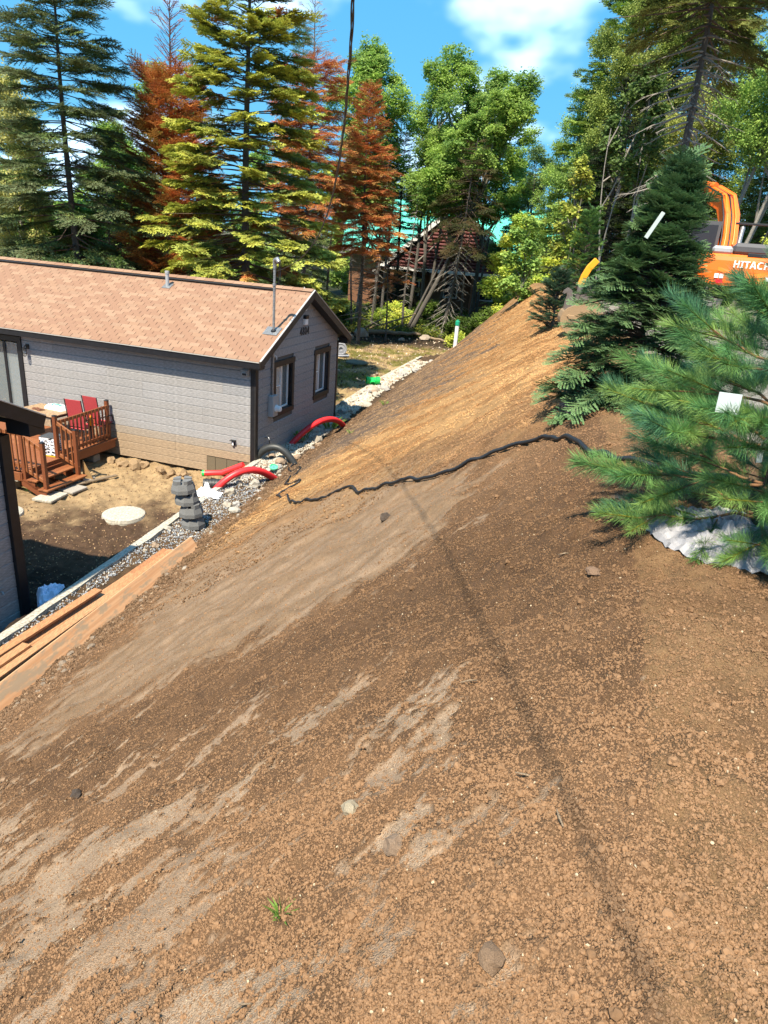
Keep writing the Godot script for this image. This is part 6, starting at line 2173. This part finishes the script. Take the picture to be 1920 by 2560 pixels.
	broadleaf("maple", "pale green sunlit maple behind the slope's top, right of the log house", 9.2, -58, {"h": 13.5, "r": 3.4, "y0": .15, "sp": SP.maple, "cols": [Color(.16, .26, .09), Color(.20, .30, .10)], "n": 2300, "lobes": 14})
	broadleaf("bush_tree", "yellow-green leafy tree beside the log house's right gable edge", 7.3, -48, {"h": 8.2, "r": 2.3, "y0": .12, "sp": SP.maple, "cols": lime, "n": 1900, "lobes": 12})
	broadleaf("bush_tree", "olive leafy tree behind the row of saplings", 9.6, -42, {"h": 9.0, "r": 2.4, "y0": .10, "sp": SP.birch, "cols": olive, "n": 2200, "lobes": 13})
	# right: the tall mass
	broadleaf("broadleaf_tree", "olive-green leafy tree forming the left edge of the tall right-hand wood", 9.9, -47, {"h": 15.4, "r": 3.5, "y0": .12, "sp": SP.birch, "cols": olive, "n": 4200, "lobes": 22})
	conifer("tall_conifer", "tallest dense olive conifer right of the sky gap", 11.6, -45, {"h": 20.5, "r": 4.0, "tr": .25, "y0": .10, "gap": .46, "per": 7, "dens": 3.4, "sp": SP.fir, "cols": olive, "up": .6, "down": -.15, "pow": .62, "sag": .16, "hang": -.12})
	conifer("tall_conifer", "dense olive conifer behind the lichened spruce at top right", 15.0, -43, {"h": 20.0, "r": 4.2, "tr": .25, "y0": .08, "gap": .46, "per": 7, "dens": 3.4, "sp": SP.fir, "cols": [Color(.16, .21, .055), Color(.12, .17, .05), Color(.21, .25, .07)], "up": .6, "down": -.15, "pow": .6, "sag": .16})
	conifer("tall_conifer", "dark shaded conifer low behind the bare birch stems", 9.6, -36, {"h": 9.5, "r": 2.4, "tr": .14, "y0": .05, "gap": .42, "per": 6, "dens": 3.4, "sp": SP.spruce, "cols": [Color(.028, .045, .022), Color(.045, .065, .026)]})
	conifer("tall_conifer", "dark conifer behind the excavator's boom", 17.5, -36, {"h": 11.5, "r": 3.0, "tr": .16, "y0": .05, "gap": .45, "per": 6, "dens": 3.4, "sp": SP.spruce, "cols": dark})
	conifer("lichened_spruce", "old spruce with grey lichened bare branches and thick pale trunk at upper right", 8.3, -24.5, {"h": 12.5, "r": 2.9, "tr": .18, "y0": .66, "dead0": .20, "gap": .40, "per": 5, "dens": 3.0, "sp": SP.fir, "cols": [Color(.16, .19, .05), Color(.20, .23, .055), Color(.12, .15, .04)], "up": .35, "down": -.25, "sag": .16, "thin": .2, "pow": .5, "twigs": 7.0, "lean": Vector2(.25, 0)})
	broadleaf("bare_birch", "slim pale birch stems with few leaves above, left of the hemlock", 8.5, -30, {"h": 8.6, "r": 2.0, "y0": .52, "sp": SP.sapling, "cols": [Color(.15, .23, .06), Color(.11, .18, .05)], "n": 900, "lobes": 12, "bark": M.bark_pale, "trunks": [[0, 0, .7, 0, .065], [-.5, .1, -.5, 0, .05], [-.35, -.2, -.1, .2, .045], [.15, .2, .1, 0, .04]], "scale": 1.4, "holes": -.15})
	broadleaf("birch", "clump of pale-stemmed birches leaning right behind the excavator", 13.3, -31, {"h": 15.0, "r": 3.6, "y0": .40, "off": Vector2(3.6, 0), "sp": SP.birch, "cols": olive, "n": 3800, "lobes": 20, "bark": M.bark_pale, "trunks": [[0, 0, 3.4, 0, .12], [.5, .3, 5.0, 0, .10], [-.4, 0, 1.8, .3, .10], [1.0, .2, 4.2, 0, .08], [-.1, .5, 2.6, 0, .09]], "reach": .9})
	broadleaf("birch", "leafy birch filling the upper right corner behind the clump of pale stems", 18.5, -38, {"h": 18.0, "r": 4.6, "y0": .15, "sp": SP.birch, "cols": olive, "n": 4200, "lobes": 20, "bark": M.bark_pale})
	broadleaf("bush_tree", "bright yellow-green bush behind the excavator's handrails", 14.6, -27, {"h": 3.4, "r": 1.9, "y0": .10, "sp": SP.birch, "cols": lime, "n": 1500, "lobes": 10})
	broadleaf("bush_tree", "golden-leaved maple at the right edge above the excavator", 16.6, -29, {"h": 8.6, "r": 1.8, "y0": .5, "sp": SP.maple, "cols": [Color(.36, .34, .05), Color(.28, .30, .05)], "n": 900, "lobes": 9})
	broadleaf("broadleaf_tree", "light green leafy tree filling the front of the tall right-hand wood", 11.0, -41, {"h": 14.6, "r": 3.2, "y0": .10, "sp": SP.birch, "cols": [Color(.28, .36, .08), Color(.36, .42, .10), Color(.20, .28, .07)], "n": 5200, "lobes": 30, "lobe": .9, "holes": -.2})
	broadleaf("broadleaf_tree", "taller light olive leafy tree behind the lichened spruce's bare trunk", 13.8, -39, {"h": 17.5, "r": 3.4, "y0": .22, "sp": SP.birch, "cols": [Color(.30, .36, .09), Color(.24, .30, .08), Color(.40, .42, .11)], "n": 5600, "lobes": 32, "lobe": .9, "holes": -.2})
	# young plants along the top of the bank
	var sap := broadleaf("maple_sapling", "staked yellow-green maple sapling on top of the bank, tallest of the row", 4.85, -22, {"h": 4.1, "r": .72, "y0": .30, "sp": SP.sapling, "cols": [Color(.30, .38, .06), Color(.22, .31, .055), Color(.42, .40, .07)], "n": 330, "lobes": 12, "bark": M.bark_grey, "lobe": 1.1, "holes": -.25})
	var st := MB.new()
	st.tube([Vector3(0, 0, 0), Vector3(.18, 3.0, 0)], [.022, .020], 6)
	var so := one("bamboo_stake", "tan bamboo stake holding the maple sapling", "stake", st.mesh(), M.bamboo)
	so.position = Vector3(4.75, land(4.75, -21.8), -21.8)
	conifer("pine_sapling", "soft light green pine sapling beside the staked maple", 4.75, -19.5, {"h": 2.5, "r": .62, "tr": .03, "y0": .04, "gap": .15, "per": 6, "dens": 9.0, "sp": SP.small, "cols": [Color(.13, .26, .06), Color(.16, .30, .07), Color(.09, .20, .06)], "up": .9, "down": .2, "scale": 1.2, "wob": .2})
	conifer("blue_spruce", "small bushy blue-green spruce behind the bucket's hook plate", 3.52, -16.4, {"h": 1.25, "r": .55, "tr": .03, "y0": .02, "gap": .08, "per": 7, "dens": 13.0, "sp": SP.small, "cols": [Color(.07, .14, .075), Color(.05, .11, .06), Color(.09, .17, .09)], "up": .8, "down": .25, "scale": .85, "wob": .1})
	broadleaf("shrub", "leafy olive shrub left of the staked sapling at the end of the bank", 4.9, -30.5, {"h": 3.6, "r": 1.0, "y0": .12, "sp": SP.sapling, "cols": olive, "n": 420, "lobes": 9, "scale": 1.3})
	# stake with an orange ribbon
	for k in 2:
		var b := MB.new()
		b.tube([Vector3(0, 0, 0), Vector3(.30 - .22 * k, 1.1, 0)], [.02, .02], 6)
		var o := one("survey_stake", ["leaning grey survey stake with an orange ribbon at the top of the bank", "second grey stake crossing the survey stake"][k], "stake", b.mesh(), M.log_wood)
		o.position = Vector3(4.62 + .2 * k, land(4.6, -22.5) - .1, -22.5)
	var rb := MB.new()
	rb.box(Vector3.ZERO, Vector3(.10, .30, .01), Basis(Vector3.BACK, -.4), .002)
	rb.box(Vector3(.06, .16, 0), Vector3(.06, .16, .01), Basis(Vector3.BACK, -.7), .002)
	one("marker_ribbon", "orange ribbon tied to the leaning survey stake", "ribbon", rb.mesh(), M.yellow).position = Vector3(4.90, land(4.6, -22.5) + 1.0, -22.5)
	# undergrowth at the wood's edge
	var q := [[-6.5, -45.5, 1.9, 1.6, 0], [-4.2, -49.5, 1.6, 1.5, 0], [-.4, -50.5, 1.7, 1.8, 1], [1.9, -51.5, 2.0, 1.7, 0], [3.9, -46.8, 1.5, 1.4, 1], [5.4, -45.6, 2.2, 1.8, 0], [6.9, -44.5, 2.6, 1.7, 1], [-9.0, -41.0, 2.2, 2.0, 0], [8.4, -40.5, 2.4, 1.6, 1], [3.6, -43.2, .8, .8, 1]]
	for i in q.size():
		var e: Array = q[i]
		broadleaf("shrub", ["low green shrub behind the dead trunks right of the cabin roof", "low green shrub between the dead trunks", "leafy undergrowth shrub left of the maples' trunks", "green shrub under the log house's gable", "fern-green shrub beside the standpipe", "leafy shrub at the bank's far foot", "lime shrub at the bank's far shoulder", "green shrub in the shade behind the cabin ridge", "lime shrub behind the top of the bank", "bright fern clump at the foot of the standpipe"][i], e[0], e[1], {"cat": "shrub", "h": e[2], "r": e[3], "y0": .05, "sp": SP.fern if i == 9 else SP.maple, "cols": lime if e[4] and i != 4 else [Color(.10, .17, .03), Color(.14, .22, .035), Color(.07, .12, .025)], "n": 520, "lobes": 9, "scale": .8})
	# thin bare trunks one can tell apart
	var tk := [[-6.4, -41.0, 7.5, .07, .5], [-4.6, -44.0, 9.0, .10, 0.2], [-3.3, -47.5, 8.5, .08, -.2], [-1.9, -50.0, 11.0, .12, .3], [.2, -48.6, 9.5, .09, .25], [-7.6, -46.0, 9.5, .11, 0.0], [4.4, -50.5, 9.0, .10, -.2], [6.0, -56.0, 10.0, .12, .2]]
	for i in tk.size():
		var e: Array = tk[i]
		conifer("dead_tree", ["leaning grey dead trunk nearest the cabin's far eave", "straight dead trunk left of the brush pile", "thin dead trunk behind the pale boulder", "dark dead trunk among the maple stems", "thin dead trunk at the brush pile", "dead trunk half hidden by the rust-red conifer", "bare trunk in front of the log house's porch", "bare trunk right of the log house's gable"][i], e[0], e[1], {"h": e[2], "r": .9, "tr": e[3], "y0": .9, "dead0": .15, "gap": .55, "per": 4, "dens": 1.0, "sp": SP.dead, "cols": red, "lean": Vector2(e[4], 0), "twigs": 4.0, "thin": .8})
	# farther wood closing the view
	rng.seed = 50
	for i in 26:
		var x := -44.0 + i * 3.7 + rr(-1.2, 1.2)
		var z := -66.0 - rr(0, 14)
		if x > -7.0 and x < 14.0: z -= 12.0
		if i % 3 == 0:
			conifer("background_tree", "dark conifer in the background wood, " + _order(i), x, z, {"h": rr(11, 15), "r": 3.0, "tr": .18, "y0": .05, "gap": .62, "per": 6, "dens": 2.2, "sp": SP.spruce, "cols": dark, "scale": 1.5}, "trees closing the background")
		else:
			broadleaf("background_tree", "%s leafy background tree, %s" % [["green", "olive"][0 if i % 2 else 1], _order(i)], x, z, {"h": rr(9.5, 14), "r": 3.8, "y0": .05, "sp": SP.maple, "cols": green if i % 2 else olive, "n": 1500, "lobes": 13, "scale": 1.5}, "trees closing the background")
	# grass and weeds
	var gi := Inst.new()
	var gb := MB.new()
	var r := RandomNumberGenerator.new(); r.seed = 3
	for i in 14:
		var a := r.randf() * TAU
		var p := Vector3(r.randf_range(-.5, .5), 0, r.randf_range(-.5, .5))
		var d := Vector3(cos(a) * .45, 1, sin(a) * .45).normalized()
		var s := d.cross(Vector3(sin(a), 0, cos(a))).normalized() * .035
		gb.tri(p - s, p + s, p + d * r.randf_range(.5, 1.0))
	var gm := gb.mesh()
	rng.seed = 9
	for i in 5200:
		var z := -25.0 - rng.randf() * 17.0
		var x := rr(-4.5, 4.5)
		if x > pw(FZ, z) - .15: continue
		if nz.get_noise_2d(x * .5 + 7.0, z * .5) < .02: continue
		gi.add(Transform3D(Basis(Vector3.UP, rr(0, TAU)).scaled(Vector3.ONE * rr(.08, .20)), Vector3(x, top(x, z), z)), pick([Color(.30, .28, .07), Color(.20, .23, .05), Color(.36, .32, .10)]))
	tag(stuff("grass", gi, gm, M.leaf), "sparse yellowish grass on the far yard", "grass", "", "stuff")
	var ui := Inst.new()
	for i in 3600:
		var z := -45.5 - rng.randf() * 22.0
		var x := rr(-22.0, 12.0)
		ui.add(Transform3D(Basis(Vector3.UP, rr(0, TAU)).scaled(Vector3.ONE * rr(.6, 1.5)), Vector3(x, land(x, z) + rr(0.1, .5), z)), pick([Color(.10, .16, .03), Color(.16, .21, .035), Color(.06, .10, .02), Color(.30, .30, .05)]))
	tag(stuff("undergrowth", ui, SP.fern[0], M.leaf), "green undergrowth covering the forest floor", "undergrowth", "", "stuff")
	# weeds: by the wall, on the bank, by the lids
	var wd := [[Vector3(-2.55, .1, -19.3), .5, "green weed growing behind the longer red pipe"], [Vector3(-1.9, .1, -20.9), .55, "tall weed between gable wall and footing"], [Vector3(-1.05, 0, -17.5), .16, "small pale weed at the foot of the bank"], [Vector3(-.25, 0, -20.5), .22, "sprawling pale weed higher on the far bank"], [Vector3(-8.3, -.4, -15.0), .3, "tuft of grass by the support block under the deck"], [Vector3(-5.9, -.4, -9.2), .35, "green weeds under the white sack"], [Vector3(-4.05, -.1, -16.9), .28, "grass tuft under the cabin's corner skirting"], [Vector3(-.22, 0, -1.55), .07, "single green seedling low on the near bank"]]
	for e in wd:
		var b := MB.new()
		r.seed = hash(e[2])
		for k in 3: b.col = Color.WHITE
		for i in 26:
			var a := r.randf() * TAU
			var d := Vector3(cos(a) * r.randf_range(.2, .9), 1, sin(a) * r.randf_range(.2, .9)).normalized()
			var p: Vector3 = Vector3(cos(a), 0, sin(a)) * r.randf() * .3 * e[1]
			var l: float = e[1] * r.randf_range(.5, 1.0)
			var s: Vector3 = d.cross(Vector3(sin(a), .2, cos(a))).normalized() * e[1] * .05
			var m: Vector3 = p + d * l * .6
			b.col = Color(.16, .27, .05) * r.randf_range(.7, 1.3)
			b.tri(p, m + s, m - s); b.tri(m - s, m + s, p + d * l + Vector3(cos(a), -.3, sin(a)) * l * .25)
		var o := one("weed", e[2], "weed", b.mesh(), M.leaf)
		var p: Vector3 = e[0]
		o.position = Vector3(p.x, top(p.x, p.z) - .01, p.z)

func _order(i: int) -> String:
	return ["first", "second", "third", "fourth", "fifth", "sixth", "seventh", "eighth", "ninth", "tenth", "eleventh", "twelfth", "thirteenth"][i % 13] + (" from the left" if i < 13 else " of those right of the log house")

func _where(i: int) -> String:
	return "far left" if i < 6 else "behind the open spruce and the fir" if i < 11 else "behind the maples and log house" if i < 16 else "behind the right-hand wood"

# ---------------------------------------------------------------- sky
func cloud_cover() -> ImageTexture:
	var w := 2048; var h := 1024
	var im := Image.create(w, h, false, Image.FORMAT_RGBA8)
	var f := FastNoiseLite.new(); f.seed = 31; f.frequency = 1.0; f.fractal_octaves = 6; f.fractal_gain = .5
	for y in h:
		var el := PI * (.5 - (y + .5) / h)
		if el < -.05: continue
		for x in w:
			var az := TAU * (x + .5) / w - .07
			var d := Vector3(sin(az) * cos(el), sin(el), -cos(az) * cos(el))
			var q := Vector3(d.x, 0, d.z) / (maxf(d.y, 0.0) + .28)
			var a := f.get_noise_3d(q.x, q.z, 0.7) + .14 * f.get_noise_3d(q.x * 4.0, q.z * 4.0, 3.0) + .03
			var k := smoothstep(.11, .38, a) * .9
			im.set_pixel(x, y, Color(1, 1, 1, k))
	return ImageTexture.create_from_image(im)

func _ready() -> void:
	nz.noise_type = FastNoiseLite.TYPE_SIMPLEX_SMOOTH; nz.seed = 7; nz.frequency = 1.0; nz.fractal_octaves = 3
	nf.noise_type = FastNoiseLite.TYPE_SIMPLEX_SMOOTH; nf.seed = 17; nf.frequency = 1.0; nf.fractal_octaves = 3
	nc.noise_type = FastNoiseLite.TYPE_CELLULAR; nc.seed = 27; nc.frequency = 1.0; nc.fractal_octaves = 2
	# camera
	var cam := Camera3D.new()
	cam.name = "camera"
	add_child(cam)
	cam.keep_aspect = Camera3D.KEEP_HEIGHT
	cam.fov = 73.77
	cam.near = .05
	cam.far = 900.0
	cam.transform = Transform3D(Basis(Vector3.RIGHT, -deg_to_rad(21.452)) * Basis(Vector3.BACK, deg_to_rad(4.764)), Vector3(0, 5.7, 0))
	# sky and sun
	var sky := ProceduralSkyMaterial.new()
	sky.sky_top_color = lin(.040, .195, .40)
	sky.sky_horizon_color = lin(.11, .33, .50)
	sky.sky_curve = .15
	sky.ground_horizon_color = lin(.30, .32, .30)
	sky.ground_bottom_color = lin(.12, .11, .09)
	sky.sun_angle_max = 6.0
	sky.sky_cover = cloud_cover()
	sky.sky_cover_modulate = Color(.68, .69, .72)
	var env := Environment.new()
	env.background_mode = Environment.BG_SKY
	env.sky = Sky.new()
	env.sky.sky_material = sky
	env.background_energy_multiplier = 1.0
	env.tonemap_mode = Environment.TONE_MAPPER_LINEAR
	env.tonemap_exposure = 2.45
	env.sdfgi_enabled = true
	env.ssao_enabled = true
	env.ssil_enabled = true
	var we := WorldEnvironment.new()
	we.name = "world_environment"
	we.environment = env
	add_child(we)
	var sun := DirectionalLight3D.new()
	sun.name = "sun"
	sun.light_energy = 1.4
	sun.light_color = Color(1.0, .95, .86)
	sun.light_angular_distance = 1.0
	sun.shadow_enabled = true
	add_child(sun)
	sun.look_at_from_position(Vector3(-.20, .85, .48) * 10.0, Vector3.ZERO)
	var t0 := Time.get_ticks_msec()
	make_materials()
	make_masks()
	make_ground()
	print("ground ms ", Time.get_ticks_msec() - t0)
	make_house()
	make_second_cabin()
	make_far_house()
	make_footing()
	make_deck()
	print("built ms ", Time.get_ticks_msec() - t0)
	make_sprays()
	make_trees()
	make_hemlock()
	make_pine()
	print("trees ms ", Time.get_ticks_msec() - t0)
	make_excavator()
	make_bucket()
	make_furniture()
	make_blocks()
	make_pipes()
	make_lumber()
	make_yard()
	make_hose()
	make_cable()
	make_sticks()
	make_clods()
	print("all ms ", Time.get_ticks_msec() - t0)
